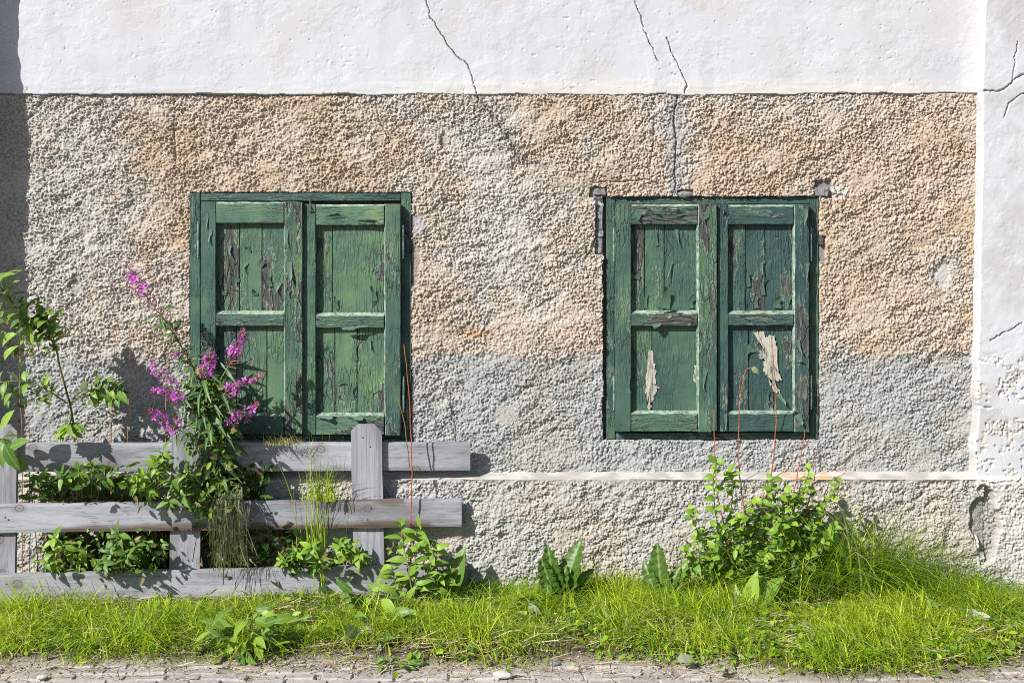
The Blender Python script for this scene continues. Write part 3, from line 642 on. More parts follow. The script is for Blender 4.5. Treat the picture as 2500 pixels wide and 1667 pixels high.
# curled paint tongues: (shutter, px, py, width, length, angle of tip, lift, depth of surface)
FL = [(Cs, 1617, 752, 34, 70, 78, .030, YF2 + .028), (Cs, 1603, 600, 8, 60, 95, .012, YF2 + .028), (Cs, 1640, 640, 9, 55, 250, .016, YF2 + .028), (Cs, 1686, 752, 14, 45, 85, .018, YF2 + .028), (Cs, 1578, 752, 10, 52, 98, .014, YF2 + .028), (Cs, 1650, 560, 8, 50, 280, .014, YF2 + .028), (Cs, 1562, 680, 12, 26, 160, .014, YF2 + .028),
      (Ds, 1828, 700, 12, 60, 100, .02, YF2 + .03), (Ds, 1862, 720, 9, 70, 92, .022, YF2 + .03), (Ds, 1897, 752, 20, 38, 85, .018, YF2 + .03), (Ds, 1848, 752, 12, 48, 100, .016, YF2 + .03), (Ds, 1925, 740, 8, 40, 80, .015, YF2 + .03), (Ds, 1860, 640, 8, 36, 270, .012, YF2 + .03), (Ds, 1838, 850, 22, 34, 210, .014, YF2 + .03), (Ds, 1900, 960, 12, 40, 300, .016, YF2 + .03), (Ds, 1875, 985, 10, 46, 95, .012, YF2 + .03),
      (Ds, 1966, 510, 13, 56, 262, .034, YF2), (Ds, 1970, 642, 10, 60, 268, .012, YF2), (Ds, 1945, 880, 10, 16, 10, .018, YF2), (Ds, 1948, 830, 10, 40, 280, .014, YF2), (Ds, 1950, 1010, 16, 34, 280, .014, YF2), (Ds, 1772, 1010, 8, 50, 265, .012, YF2),
      (Cs, 1725, 520, 16, 30, 240, .018, YF2), (Cs, 1535, 960, 12, 50, 95, .010, YF2), (Cs, 1722, 900, 10, 60, 262, .012, YF2), (Cs, 1560, 520, 22, 20, 250, .012, YF2), (Cs, 1610, 536, 34, 16, 80, .016, YF2), (Cs, 1660, 528, 26, 18, 100, .014, YF2), (Cs, 1600, 790, 30, 12, 280, .012, YF2), (Cs, 1640, 765, 40, 10, 95, .012, YF2),
      (A, 600, 640, 12, 26, 250, .014, YF + .028), (A, 632, 650, 18, 22, 60, .014, YF + .028), (A, 580, 690, 14, 36, 120, .016, YF + .028), (A, 660, 700, 10, 44, 100, .012, YF + .028), (A, 546, 720, 14, 18, 80, .012, YF + .028), (A, 610, 605, 16, 12, 200, .012, YF + .028), (A, 678, 690, 14, 30, 265, .012, YF + .028), (A, 560, 600, 10, 30, 275, .012, YF + .028), (A, 622, 722, 16, 20, 95, .014, YF + .028),
      (A, 708, 640, 16, 64, 270, .022, YF), (A, 705, 735, 10, 40, 95, .014, YF), (A, 505, 520, 8, 56, 268, .010, YF), (A, 513, 560, 12, 40, 265, .012, YF), (A, 700, 560, 8, 50, 272, .010, YF),
      (Bs, 914, 735, 16, 52, 98, .022, YF + .032), (Bs, 822, 755, 10, 40, 95, .014, YF + .032), (Bs, 868, 880, 8, 60, 92, .010, YF + .032), (Bs, 860, 975, 12, 50, 92, .014, YF + .032), (Bs, 826, 940, 12, 20, 45, .012, YF + .032), (Bs, 900, 830, 10, 30, 285, .010, YF + .032), (Bs, 920, 660, 8, 16, 200, .01, YF + .032),
      (Bs, 800, 1014, 40, 12, 275, .014, YF), (Bs, 870, 1016, 50, 12, 265, .016, YF), (Bs, 820, 530, 50, 10, 95, .010, YF), (Bs, 900, 545, 60, 10, 85, .012, YF), (Bs, 860, 798, 60, 8, 275, .012, YF)]
for k, (sh, px, py, w, l, a, lift, yf) in enumerate(FL): flake(sh, px, py, w, l, a, lift, yf, k)
patch(Cs, [(1584, 855), (1592, 858), (1600, 900), (1603, 940), (1608, 945), (1596, 965), (1588, 1000), (1582, 1000), (1578, 960), (1570, 958), (1578, 920)], YF2 + .028, 1)
patch(Cs, [(1694, 895), (1704, 885), (1704, 930), (1690, 932)], YF2 + .028, 2)
patch(Ds, [(1840, 812), (1862, 810), (1870, 825), (1890, 815), (1896, 850), (1900, 905), (1908, 930), (1893, 925), (1880, 940), (1874, 915), (1862, 905), (1866, 880), (1850, 870), (1862, 850)], YF2 + .028, 3)
patch(Ds, [(1878, 925), (1892, 930), (1905, 960), (1888, 958)], YF2 + .028, 4)
patch(A, [(702, 640), (712, 640), (714, 670), (704, 690)], YF - .0005, 5)
# shutter hooks at the meeting edges and iron fittings in the wall
for core, px, py, y in ((Bs, 757, 486, FY - .012), (Ds, 1765, 492, FY2 - .012)):
    V = []; Fc = []; pts = [P(px, py, y), P(px, py + 14, y - .025), P(px + 2, py + 24, y - .042), P(px + 1, py + 34, y - .03)]
    for i, c in enumerate(pts):
        for k in range(6): a = math.pi * k / 3; V.append(c + Vector((.004 * math.cos(a), .004 * math.sin(a), 0)))
    for i in range(3):
        for k in range(6): Fc.append((i * 6 + k, i * 6 + (k + 1) % 6, i * 6 + 6 + (k + 1) % 6, i * 6 + 6 + k))
    mesh_pd('hook', V, Fc, M['iron'], core, smooth=True)
def blk(name, r, y0, y1, mat, seed, warp=.004, label=None):
    x0, x1, z0, z1 = rect(*r, y0); o = box(name, x0, x1, y0, y1, z0, z1, M[mat], house, .004, (0, 0, 0), 3, warp, seed)
    if label: o['label'] = label
blk('timber_end', (2008, 2024, 458, 479), -.004, .06, 'block', 1, .002, 'pale grey timber end stub at the upper right window corner')
blk('timber_end', (1988, 2008.5, 459, 480), .006, .06, 'block', 2, .002)
blk('timber_end', (1450, 1480, 460, 477), .004, .06, 'block', 3)
blk('brick_stub', (1456, 1472, 500, 560), .018, .08, 'block', 4); blk('brick_stub', (1458, 1474, 562, 578), .012, .08, 'block', 5); blk('brick_stub', (1457, 1471, 582, 618), .02, .08, 'block', 6)
blk('hinge_bracket', (2001, 2012, 580, 598), -.006, .04, 'iron', 7, .001)
def lump(px, py, y, rx, rz, seed, mat):
    bm = bmesh.new(); bmesh.ops.create_icosphere(bm, subdivisions=2, radius=1); r = random.Random(seed); c = P(px, py, y)
    for v in bm.verts: v.co = c + Vector((v.co.x * rx, v.co.y * .018, v.co.z * rz)) * (1 + r.uniform(-.12, .12)) - c * 0
    for v in bm.verts: pass
    me = bpy.data.meshes.new('mortar_lump'); bm.to_mesh(me); bm.free(); me.materials.append(M[mat]); link(bpy.data.objects.new('mortar_lump', me), house)
def lump2(px, py, y, rx, rz, seed, mat):
    bm = bmesh.new(); bmesh.ops.create_icosphere(bm, subdivisions=2, radius=1); r = random.Random(seed); c = P(px, py, y)
    for v in bm.verts:
        k = 1 + r.uniform(-.12, .12); v.co = c + Vector((v.co.x * rx * k, v.co.y * .02 * k, v.co.z * rz * k))
    me = bpy.data.meshes.new('mortar_lump'); bm.to_mesh(me); bm.free(); me.materials.append(M[mat]); link(bpy.data.objects.new('mortar_lump', me), house)
lump2(1673, 475, .012, .04, .018, 3, 'block')

# ------------------------------------------------------------------ fence
fence = empty('wooden_fence', tuple(P(560, 1440, -.2).xy) + (0,), 'low grey weathered board fence leaning before the left window', 'fence')
FO = fence.location.copy()
def fy(px, lay, py=1200):
    return lerp(-0.265, -0.088, px / 1146.0) - lay - 0.00012 * max(0, py - 1250)
def plank_x(name, tl, tr, bl, br, x0, x1, lay, th, seed, bark=None, algae=None):
    """board running along the fence: top/bottom rows at its ends, front face a fine grid"""
    nx, nz = 90, 10; V = []; C = []
    for k in range(nz + 1):
        t = k / nz
        for i in range(nx + 1):
            s = i / nx; px = lerp(x0, x1, s); py = lerp(lerp(tl, tr, s), lerp(bl, br, s), t)
            wob = 1.1 * (vnoise(np.array([px / 60.]), np.array([seed * 3. + (0 if k < nz / 2 else 9)]), 93)[0] - .5) * 2 if k in (0, nz) else 0
            y = fy(px, lay, py) + 0.003 * (vnoise(np.array([px / 90.]), np.array([seed * 5.]), 94)[0] - .5)
            if k in (0, nz): y += .003
            V.append(P(px, py + wob, y)); b = bark(px, t) if bark else 0; g = algae(px, t) if algae else 0
            C.append((b, g, 0))
    W = nx + 1; Fc = []
    for k in range(nz):
        for i in range(nx): a = k * W + i; Fc.append((a, a + W, a + W + 1, a + 1))
    n0 = len(V); rim = [i for i in range(W)] + [k * W + nx for k in range(1, nz + 1)] + [nz * W + i for i in range(nx - 1, -1, -1)] + [k * W for k in range(nz - 1, 0, -1)]
    for r in rim: V.append(V[r] + Vector((0, th, 0))); C.append((C[r][0] * .5, 0, 0))
    m = len(rim)
    for j in range(m): Fc.append((rim[j], rim[(j + 1) % m], n0 + (j + 1) % m, n0 + j))
    o = mesh_np(name, np.array([tuple(v) for v in V]), np.array(Fc), M['wood_x'], fence, np.array(C), False, FO)
    return o
nz1 = lambda a, b, s: float(vnoise(np.array([a]), np.array([b]), s)[0])
def bark_mid(px, t):
    lo = 1 - (0.16 + .12 * nz1(px / 70., 1., 95)) * (1 if 150 < px < 1060 else 0); up = (0.05 + .32 * max(0, nz1(px / 80., 5., 96) - .1)) * (1 if 720 < px < 990 else 0)
    return max(0, min(1, (t - lo) * 14)) * .9 + max(0, min(1, (up - t) * 14)) * .85
def bark_low(px, t): return max(0, min(1, (t - .93) * 12)) * .7
def alg_low(px, t): return (.75 * max(0, min(1, (px - 1000) / 90.)) * (.4 + nz1(px / 30., t * 5, 97))) + .5 * max(0, .22 - t) * 3 * nz1(px / 50., 2., 98)
plank_x('board', 1081, 1080, 1152, 1147, 14, 1148, 0.0, .024, 1)
plank_x('board', 1231, 1217, 1301, 1285, -60, 1127, .047, .024, 2, bark_mid)
plank_x('board', 1402, 1376, 1477, 1447, -60, 1139, .047, .024, 3, bark_low, alg_low)
def picket(xa0, xa1, xb0, xb1, top, seed):
    lay = .0235; rows = 16; V = []; Fc = []; C = []; th = .022
    prof = [(.22, .78, 0), (.08, .92, .010), (0, 1, .022)]
    lev = [(top + (1500 - top) * q, a, b) for a, b, q in ((.22, .78, 0), (0.0, 1.0, .034))] + [(top + (1500 - top) * (.05 + .95 * k / rows), 0, 1) for k in range(1, rows + 1)]
    for py, a, b in lev:
        t = (py - top) / (1500 - top); l = lerp(xa0, xb0, t); r = lerp(xa1, xb1, t)
        for j in range(5):
            q = lerp(a, b, j / 4); px = lerp(l, r, q) + (nz1(py / 50., seed + 0., 99) - .5) * 1.6
            V.append(P(px, py, fy(px, lay, py))); C.append((0, 0, 0))
    n = len(lev); W = 5
    for k in range(n - 1):
        for j in range(4): a = k * W + j; Fc.append((a, a + W, a + W + 1, a + 1))
    n0 = len(V); rim = list(range(W)) + [k * W + 4 for k in range(1, n)] + [(n - 1) * W + j for j in (3, 2, 1, 0)] + [k * W for k in range(n - 2, 0, -1)]
    for r in rim: V.append(V[r] + Vector((0, th, 0))); C.append((0, 0, 0))
    m = len(rim)
    for j in range(m): Fc.append((rim[j], rim[(j + 1) % m], n0 + (j + 1) % m, n0 + j))
    mesh_np('picket', np.array([tuple(v) for v in V]), np.array(Fc), M['wood_z'], fence, np.array(C), False, FO)
picket(-34, 42, -44, 34, 1037, 1); picket(419, 491, 411, 486, 1046, 2); picket(856, 931, 866, 941, 1036, 3)
# nail heads
for px, py in ((12, 1262), (20, 1268), (448, 1270), (455, 1250), (905, 1240), (897, 1268), (900, 1400), (445, 1425), (15, 1425), (886, 1068), (904, 1090)):
    lay = .047 if py > 1200 else .0235; c = P(px, py, fy(px, lay, py) - .0008) - FO; n = 7
    V = [c + Vector((0, -.0015, 0))] + [c + Vector((.0042 * math.cos(2 * math.pi * k / n), 0, .0042 * math.sin(2 * math.pi * k / n))) for k in range(n)]
    mesh_pd('nail', V, [(0, k + 1, (k + 1) % n + 1) for k in range(n)], M['iron'], fence)

# ------------------------------------------------------------------ plants
def leaf_data(name, W, mat, n=6, fold=.22, droop=.25, power=.85, wave=0.0, pet=.0, seed=0, side=2, ex=.85):
    r = random.Random(seed); V = []; Fc = []; m = side * 2
    for i in range(n + 1):
        t = i / n; w = W * .5 * max(0.0, math.sin(math.pi * min(1, t ** power))) ** ex if i < n else 0
        if pet and t < pet: w = W * .03
        w += W * .012
        bend = -droop * t * t
        for j in range(m + 1):
            q = j / m * 2 - 1
            V.append((q * w, t * (1 - .25 * droop * t), bend + fold * abs(q) * w + wave * W * math.sin(i * 2.6 + 2 * abs(q)) * (.3 + abs(q)) + r.uniform(-1, 1) * wave * .02))
    for i in range(n):
        for j in range(m): a = i * (m + 1) + j; Fc.append((a, a + 1, a + m + 2, a + m + 1))
    me = bpy.data.meshes.new(name); me.from_pydata(V, [], Fc); me.materials.append(M[mat]); me.polygons.foreach_set('use_smooth', [True] * len(me.polygons)); me.update(); return me
LEAF = {}
for k in range(3):
    LEAF['willow', k] = leaf_data('leaf', .44, 'leaf_willow', 6, .25 + .1 * k, .15 + .2 * k, .9, seed=k, side=1)
    LEAF['fire', k] = leaf_data('leaf', .17, 'leaf_fire', 6, .35, .25 + .35 * k, .8, seed=k + 3, side=1)
    LEAF['shrub', k] = leaf_data('leaf', .60, 'leaf_bright', 5, .2 + .15 * k, .1 + .25 * k, .85, seed=k + 6, side=1)
    LEAF['weed', k] = leaf_data('leaf', .38, 'leaf_mid', 6, .25, .2 + .25 * k, .8, wave=.05, seed=k + 9, side=1)
    LEAF['dock', k] = leaf_data('leaf', .33, 'leaf_dock', 20, .3, .1 + .22 * k, .8, wave=.13, seed=k + 12, side=2, ex=.5)
    LEAF['pale', k] = leaf_data('leaf', .5, 'leaf_pale', 7, .4, .3, .8, wave=.12, seed=k + 15, side=1)
    LEAF['bright', k] = leaf_data('leaf', .38, 'leaf_bright', 6, .25, .15 + .3 * k, .8, wave=.04, seed=k + 18, side=1)
def put(mesh, root, pos, d, up, size, name=None, wide=1.0):
    yv = d.normalized(); zv = (up - yv * up.dot(yv))
    if zv.length < 1e-4: zv = Vector((0, -1, 0.1)) - yv * Vector((0, -1, .1)).dot(yv)
    zv.normalize(); xv = yv.cross(zv)
    o = bpy.data.objects.new(name or mesh.name.split('.')[0], mesh)
    mt = Matrix((xv * size * wide, yv * size, zv * size)).transposed().to_4x4(); mt.translation = pos - root.location
    link(o, root); o.matrix_local = mt
    return o
def smooth_path(pts, k=6):
    out = []; n = len(pts)
    if n < 3: 
        return [pts[0].lerp(pts[-1], i / k) for i in range(k + 1)]
    for i in range(n - 1):
        p0 = pts[max(0, i - 1)]; p1 = pts[i]; p2 = pts[i + 1]; p3 = pts[min(n - 1, i + 2)]
        for j in range(k):
            t = j / k; out.append(.5 * ((2 * p1) + (p2 - p0) * t + (2 * p0 - 5 * p1 + 4 * p2 - p3) * t * t + (3 * p1 - p0 - 3 * p2 + p3) * t ** 3))
    out.append(pts[-1]); return out
def tube_geo(path, r0, r1, n=5):
    V = []; Fc = []
    for i, c in enumerate(path):
        t = (path[min(i + 1, len(path) - 1)] - path[max(i - 1, 0)]).normalized(); a = t.cross(Vector((0, 1, 0.01))).normalized(); b = t.cross(a); r = lerp(r0, r1, i / (len(path) - 1))
        for k in range(n): q = 2 * math.pi * k / n; V.append(c + a * (r * math.cos(q)) + b * (r * math.sin(q)))
    for i in range(len(path) - 1):
        for k in range(n): Fc.append((i * n + k, i * n + (k + 1) % n, (i + 1) * n + (k + 1) % n, (i + 1) * n + k))
    return V, Fc
def stem(root, pts, r0, r1, mat, name='stem', k=6):
    path = smooth_path([Vector(p) for p in pts], k); rj = random.Random(int(abs(path[-1].x) * 1e5) % 9973)
    path = [p + Vector((rj.uniform(-1, 1), rj.uniform(-1, 1), 0)) * .0022 if 0 < i < len(path) - 1 else p for i, p in enumerate(path)]; V, Fc = tube_geo(path, r0, r1)
    mesh_pd(name, V, Fc, M[mat], root, root.location, True); return path
def along(path, t):
    f = t * (len(path) - 1); i = min(int(f), len(path) - 2); return path[i].lerp(path[i + 1], f - i), (path[i + 1] - path[i]).normalized()
def leaves_on(root, path, kind, t0, t1, n, size, rise=.5, rnd=random, up=Vector((-.35, -.45, .8)), jit=.35, front=0.0):
    ang = rnd.uniform(0, 6)
    for k in range(n):
        p, t = along(path, lerp(t0, t1, (k + rnd.random() * .6) / n)); ang += 2.4
        a = t.cross(Vector((.1, 1, .05))).normalized(); b = t.cross(a)
        d = a * math.cos(ang) + b * math.sin(ang) * .75 + t * (rise + rnd.uniform(-.3, .3)) + Vector((0, -front, 0))
        u = up + Vector((rnd.uniform(-1, 1), rnd.uniform(-1, 1), rnd.uniform(-1, 1))) * jit
        put(LEAF[kind, rnd.randrange(3)], root, p, d, u, size * rnd.uniform(.65, 1.25))

# --- left sapling
sap = empty('sapling', tuple(P(190, 1440, -.24).xy) + (0,), 'young sapling with oval leaves arching over the left end of the fence', 'sapling')
q = random.Random(3)
p1 = stem(sap, [P(195, 1440, -.20), P(188, 1200, -.20), P(175, 1010, -.23), P(152, 920, -.28), P(132, 840, -.31), P(100, 810, -.34), P(55, 770, -.38), P(12, 715, -.42), P(-15, 690, -.44)], .006, .003, 'stem_brown')
p2 = stem(sap, [P(148, 905, -.28), P(132, 830, -.33), P(122, 790, -.36), P(105, 770, -.38)], .0035, .002, 'stem_green')
p3 = stem(sap, [P(165, 985, -.24), P(120, 955, -.3), P(60, 930, -.34), P(-10, 935, -.36)], .004, .0025, 'stem_green')
p4 = stem(sap, [P(170, 985, -.24), P(215, 955, -.27), P(260, 950, -.30), P(285, 965, -.3)], .0035, .002, 'stem_brown')
p5 = stem(sap, [P(175, 1010, -.23), P(172, 1040, -.27), P(165, 1050, -.31)], .004, .003, 'stem_green')
p6 = stem(sap, [P(-20, 1090, -.38), P(0, 1070, -.36), P(18, 1090, -.36), P(30, 1110, -.35)], .003, .002, 'stem_green')
leaves_on(sap, p1, 'willow', .55, .98, 40, .095, .4, q); leaves_on(sap, p2, 'willow', .2, 1.0, 20, .095, .5, q); leaves_on(sap, p3, 'willow', .2, 1, 15, .085, .5, q)
leaves_on(sap, p4, 'willow', .3, 1.0, 26, .085, .4, q); leaves_on(sap, p6, 'willow', .2, 1, 6, .11, .4, q)
for k in range(20):
    a = k * 2.4; d = Vector((math.cos(a), -.55 + .4 * math.sin(a), -.25 + .55 * math.sin(a * 1.7))); put(LEAF['bright', k % 3], sap, P(168, 1040, -.30), d, Vector((-.4, -.6, .7)), q.uniform(.06, .095), 'leaf')
for px, py, ang, sz in ((8, 690, 60, .10), (28, 745, 110, .09), (50, 760, -60, .10), (70, 790, 280, .11), (40, 815, 200, .10), (12, 785, 175, .09), (12, 880, 70, .09), (30, 960, 220, .08), (2, 1050, 60, .12), (10, 1085, 300, .14), (20, 1110, 320, .12)):
    a = math.radians(ang); put(LEAF['willow', q.randrange(3)], sap, P(px, py, -.40), Vector((math.cos(a), q.uniform(-.4, .1), math.sin(a))), Vector((-.5, -.8, .4)), sz, 'leaf')

# --- dry orange stems standing before the wall
for k, (pts, mt) in enumerate(((((272, 1080), (276, 900), (290, 745)), 'orange'), (((270, 1080), (283, 960), (285, 840)), 'orange'), (((312, 1075), (317, 900), (316, 790)), 'orange'), (((55, 1080), (47, 960), (50, 830)), 'orange'), (((72, 1080), (62, 1020), (60, 985)), 'orange'), (((405, 940), (412, 850), (418, 740)), 'orange'))):
    b = P(pts[0][0], 1440, -.16); r = empty('dry_stalk', (b.x, -.16, 0), ['tallest dry orange stalk rising left of the fireweed', 'short dry orange stalk beside the tallest one', 'straight dry orange stalk nearest the fireweed on its left', 'dry orange stalk near the left picket', 'shortest dry orange stalk near the left picket', 'thin orange stalk touching the left edge of the green frame'][k], 'stalk', 'dry orange stalks behind the fence')
    stem(r, [Vector((b.x, -.16, 0)), P(pts[0][0], pts[0][1], -.15), P(*pts[1], -.14), P(*pts[2], -.13)], .0026, .0009, 'stem_orange')

# --- fireweed
fw = empty('fireweed', tuple(P(525, 1440, -.2).xy) + (0,), 'fireweed with magenta flower spikes in front of the left green shutter', 'flower')
q = random.Random(5)
fy0 = -.27
main = stem(fw, [Vector((P(528, 1440, -.18).x, -.18, 0)), P(530, 1390, -.17), P(522, 1250, -.15), P(530, 1130, -.20), P(512, 1010, -.27), P(506, 930, -.28), P(514, 850, -.28)], .0065, .003, 'stem_green')
B = stem(fw, [P(520, 1100, -.2), P(500, 960, -.24), P(462, 880, -.26), P(415, 800, -.27), P(372, 742, -.27), P(335, 692, -.27), P(308, 640, -.27)], .0045, .0018, 'stem_brown')
Cc = stem(fw, [P(510, 1000, -.27), P(545, 915, -.29), P(575, 868, -.3), P(594, 803, -.3)], .004, .0018, 'stem_green')
Dd = stem(fw, [P(508, 1040, -.27), P(538, 972, -.32), P(575, 945, -.34), P(640, 915, -.36)], .0035, .0016, 'stem_green')
Ee = stem(fw, [P(520, 1110, -.22), P(545, 1060, -.28), P(566, 1035, -.30), P(586, 998, -.30)], .003, .0015, 'stem_green')
E2 = stem(fw, [P(548, 1060, -.26), P(590, 1020, -.29), P(628, 985, -.30)], .003, .0015, 'stem_green')
Ff = stem(fw, [P(506, 1010, -.27), P(458, 975, -.33), P(415, 945, -.35), P(368, 880, -.36)], .0035, .0016, 'stem_green')
F2 = stem(fw, [P(458, 975, -.33), P(420, 962, -.36), P(372, 958, -.38)], .003, .0015, 'stem_green')
Gg = stem(fw, [P(510, 1070, -.26), P(450, 1055, -.33), P(405, 1030, -.35), P(366, 1000, -.36)], .003, .0015, 'stem_green')
Hh = stem(fw, [P(505, 1000, -.27), P(455, 985, -.36), P(426, 968, -.38)], .003, .0015, 'stem_green')
Ii = stem(fw, [P(480, 900, -.25), P(440, 875, -.30), P(428, 862, -.31)], .003, .0015, 'stem_green')
def floret(k):
    r = random.Random(k); V = []; Fc = []
    for j in range(4):
        a = j * math.pi / 2 + r.uniform(-.2, .2); d = Vector((math.cos(a), math.sin(a), .35)); s = Vector((-math.sin(a), math.cos(a), 0)); n = len(V)
        V += [Vector((0, 0, 0)), d * .55 + s * .32, d * 1.0 + s * .12 + Vector((0, 0, -.1)), d * 1.0 - s * .12 + Vector((0, 0, -.1)), d * .55 - s * .32]; Fc += [(n, n + 1, n + 2, n + 3, n + 4)]
    n = len(V)
    V += [Vector((.03, 0, 0)), Vector((-.03, 0, 0)), Vector((.1, .1, 1.1)), Vector((.0, .03, 0)), Vector((0, -.03, 0)), Vector((-.2, .1, 1.0))]; Fc += [(n, n + 1, n + 2), (n + 3, n + 4, n + 5)]
    me = bpy.data.meshes.new('flower'); me.from_pydata(V, [], Fc); me.materials.append(M['petal']); me.update(); return me
FLO = [floret(k) for k in range(4)]
def spike(path, t0, t1, n, rad, tip=True, pods=0, p0=.5):
    for k in range(n):
        t = (k + q.random()) / n; p, tg = along(path, lerp(t0, t1, t)); a = q.uniform(0, 6.28)
        sx = tg.cross(Vector((.1, 1, .05))).normalized(); b = tg.cross(sx); d = (sx * math.cos(a) + b * math.sin(a)); rr = rad * 1.35 * (1.2 - .7 * t)
        put(FLO[k % 4], fw, p + d * rr * q.uniform(.5, 1.1), Vector((q.uniform(-1, 1), q.uniform(-1, 1), q.uniform(-1, 1))), d + Vector((-.2, -.5, .2)), q.uniform(.012, .019), 'flower')
    V = []; Fc = []
    def rod(c, d, L, r):
        n = len(V); s = d.cross(Vector((.2, .9, .3))).normalized() * r; u = d.cross(s).normalized() * r
        V.extend([c + s, c - s * .5 + u, c - s * .5 - u, c + d * L * .6 + s * 1.2, c + d * L * .6 - s * .6 + u * 1.2, c + d * L * .6 - s * .6 - u * 1.2, c + d * L]); Fc.extend([(n, n + 1, n + 4, n + 3), (n + 1, n + 2, n + 5, n + 4), (n + 2, n, n + 3, n + 5), (n + 3, n + 4, n + 6), (n + 4, n + 5, n + 6), (n + 5, n + 3, n + 6)])
    if tip:
        for k in range(16):
            p, tg = along(path, lerp(t1 - .04, 1.0, k / 16)); a = k * 2.4; sx = tg.cross(Vector((.1, 1, .05))).normalized(); b = tg.cross(sx)
            rod(p, ((sx * math.cos(a) + b * math.sin(a)) * .8 + tg * (.2 + k / 16)).normalized(), lerp(.028, .012, k / 16), .0014)
    for k in range(pods):
        p, tg = along(path, lerp(p0, t0 + .05, k / pods)); a = k * 2.4; sx = tg.cross(Vector((.1, 1, .05))).normalized(); b = tg.cross(sx)
        rod(p, ((sx * math.cos(a) + b * math.sin(a)) * .8 + tg * .6).normalized(), q.uniform(.045, .075), .0011)
    if V: mesh_pd('seed_pod', V, Fc, M['bud'], fw, fw.location)['kind'] = 'stuff'
spike(main, .85, .955, 40, .026); spike(B, .76, .92, 34, .026, True, 44, .55); spike(Cc, .66, .93, 36, .022, True, 18, .45); spike(Dd, .5, .93, 36, .017, True, 6, .4)
spike(Ee, .62, .9, 14, .018); spike(E2, .5, .92, 14, .016); spike(Ff, .55, .95, 32, .028, True, 6, .45); spike(F2, .45, .98, 16, .02); spike(Gg, .45, .95, 28, .02, True, 6, .4); spike(Hh, .7, 1.0, 9, .018, False); spike(Ii, .6, 1, 8, .014, False)
lf = lambda path, a, b, n, s, rise=.2: leaves_on(fw, path, 'fire', a, b, n, s, rise, q, Vector((-.3, -.5, .75)), .3, .25)
lf(main, .42, .86, 104, .14, .0); lf(B, .10, .60, 56, .095, .4); lf(Cc, .05, .5, 12, .09); lf(Dd, .05, .45, 12, .085); lf(Ee, .0, .55, 10, .08); lf(E2, 0, .45, 6, .07); lf(Ff, .0, .45, 12, .10); lf(Gg, .0, .45, 12, .09); lf(Hh, 0, .6, 8, .09); lf(main, .2, .45, 14, .10, -.2)

# --- red and brown thin stems by the left window, tall shoots of the shrub
def lone_stem(name, label, pts, mat, r0=.0034, r1=.0016, cat='stalk', group=None):
    b = Vector(pts[0]); rt = empty(name, (b.x, b.y, b.z), label, cat, group); stem(rt, pts, r0, r1, mat); return rt
y0 = -.19
lone_stem('red_shoot', 'long pinkish red shoot rising past the right picket and window edge', [P(1003, 1470, y0), P(1003, 1270, y0), P(1006, 1130, y0 + .0), P(998, 960, y0), P(986, 840, y0 + .02)], 'stem_red', .004, .002)
lone_stem('dark_twig', 'thin dark twig leaning across the lower right corner of the left window', [P(1000, 1140, y0 - .004), P(985, 1020, y0), P(962, 950, y0 + .02), P(938, 885, y0 + .03)], 'stem_brown', .003, .0018)

# --- shrub at right
shr = empty('shrub', tuple(P(1840, 1470, -.3).xy) + (0,), 'bright green leafy shrub with red shoots below the right window', 'shrub')
q = random.Random(9)
for bx, pts in ((1790, ((1760, 1330), (1745, 1240), (1742, 1165), (1750, 1120))), (1800, ((1775, 1330), (1790, 1200), (1780, 1150))), (1840, ((1830, 1330), (1860, 1230), (1880, 1200), (1888, 1165))), (1880, ((1910, 1330), (1940, 1240), (1965, 1190), (1975, 1145))), (1900, ((1960, 1340), (2000, 1260), (2030, 1210), (2045, 1170))), (1780, ((1730, 1360), (1700, 1290), (1690, 1240))), (1770, ((1720, 1400), (1690, 1370), (1670, 1340))), (1850, ((1850, 1340), (1850, 1290), (1835, 1225))), (1890, ((1930, 1330), (1930, 1270), (1925, 1200))), (1840, ((1810, 1350), (1810, 1300), (1800, 1260))), (1860, ((1880, 1360), (1900, 1320), (1900, 1270))), (1910, ((1980, 1360), (2020, 1320), (2040, 1280))), (1800, ((1760, 1400), (1740, 1370), (1745, 1330))), (1830, ((1840, 1400), (1860, 1370), (1870, 1350)))):
    yy = q.uniform(-.34, -.20); b = P(bx, 1465, -.28)
    pth = stem(shr, [Vector((b.x, b.y, 0.01))] + [P(a, c, yy - .03 * i) for i, (a, c) in enumerate(pts)], .0035, .0015, 'stem_green')
    leaves_on(shr, pth, 'shrub', .25, 1.0, 21, .048, .45, q, Vector((-.5, -.6, .6)), .45, .1)
for pts in (((1790, 1380), (1752, 1200), (1744, 1080), (1742, 1000)), ((1830, 1330), (1808, 1180), (1803, 1080), (1806, 985), (1818, 912), (1832, 897)), ((1860, 1300), (1880, 1180), (1894, 1050), (1892, 940), (1886, 842)), ((1910, 1300), (1938, 1200), (1955, 1110), (1965, 1050)), ((1960, 1280), (1985, 1180), (1992, 1140)), ((1830, 1340), (1850, 1250), (1868, 1200))):
    stem(shr, [P(a, c, -.24) for a, c in pts], .0034, .0016, 'stem_red', 'shoot')
put(LEAF['pale', 1], shr, P(1835, 895, -.24), Vector((.6, -.2, -.6)), Vector((-.4, -.8, .3)), .05, 'withered_tip')

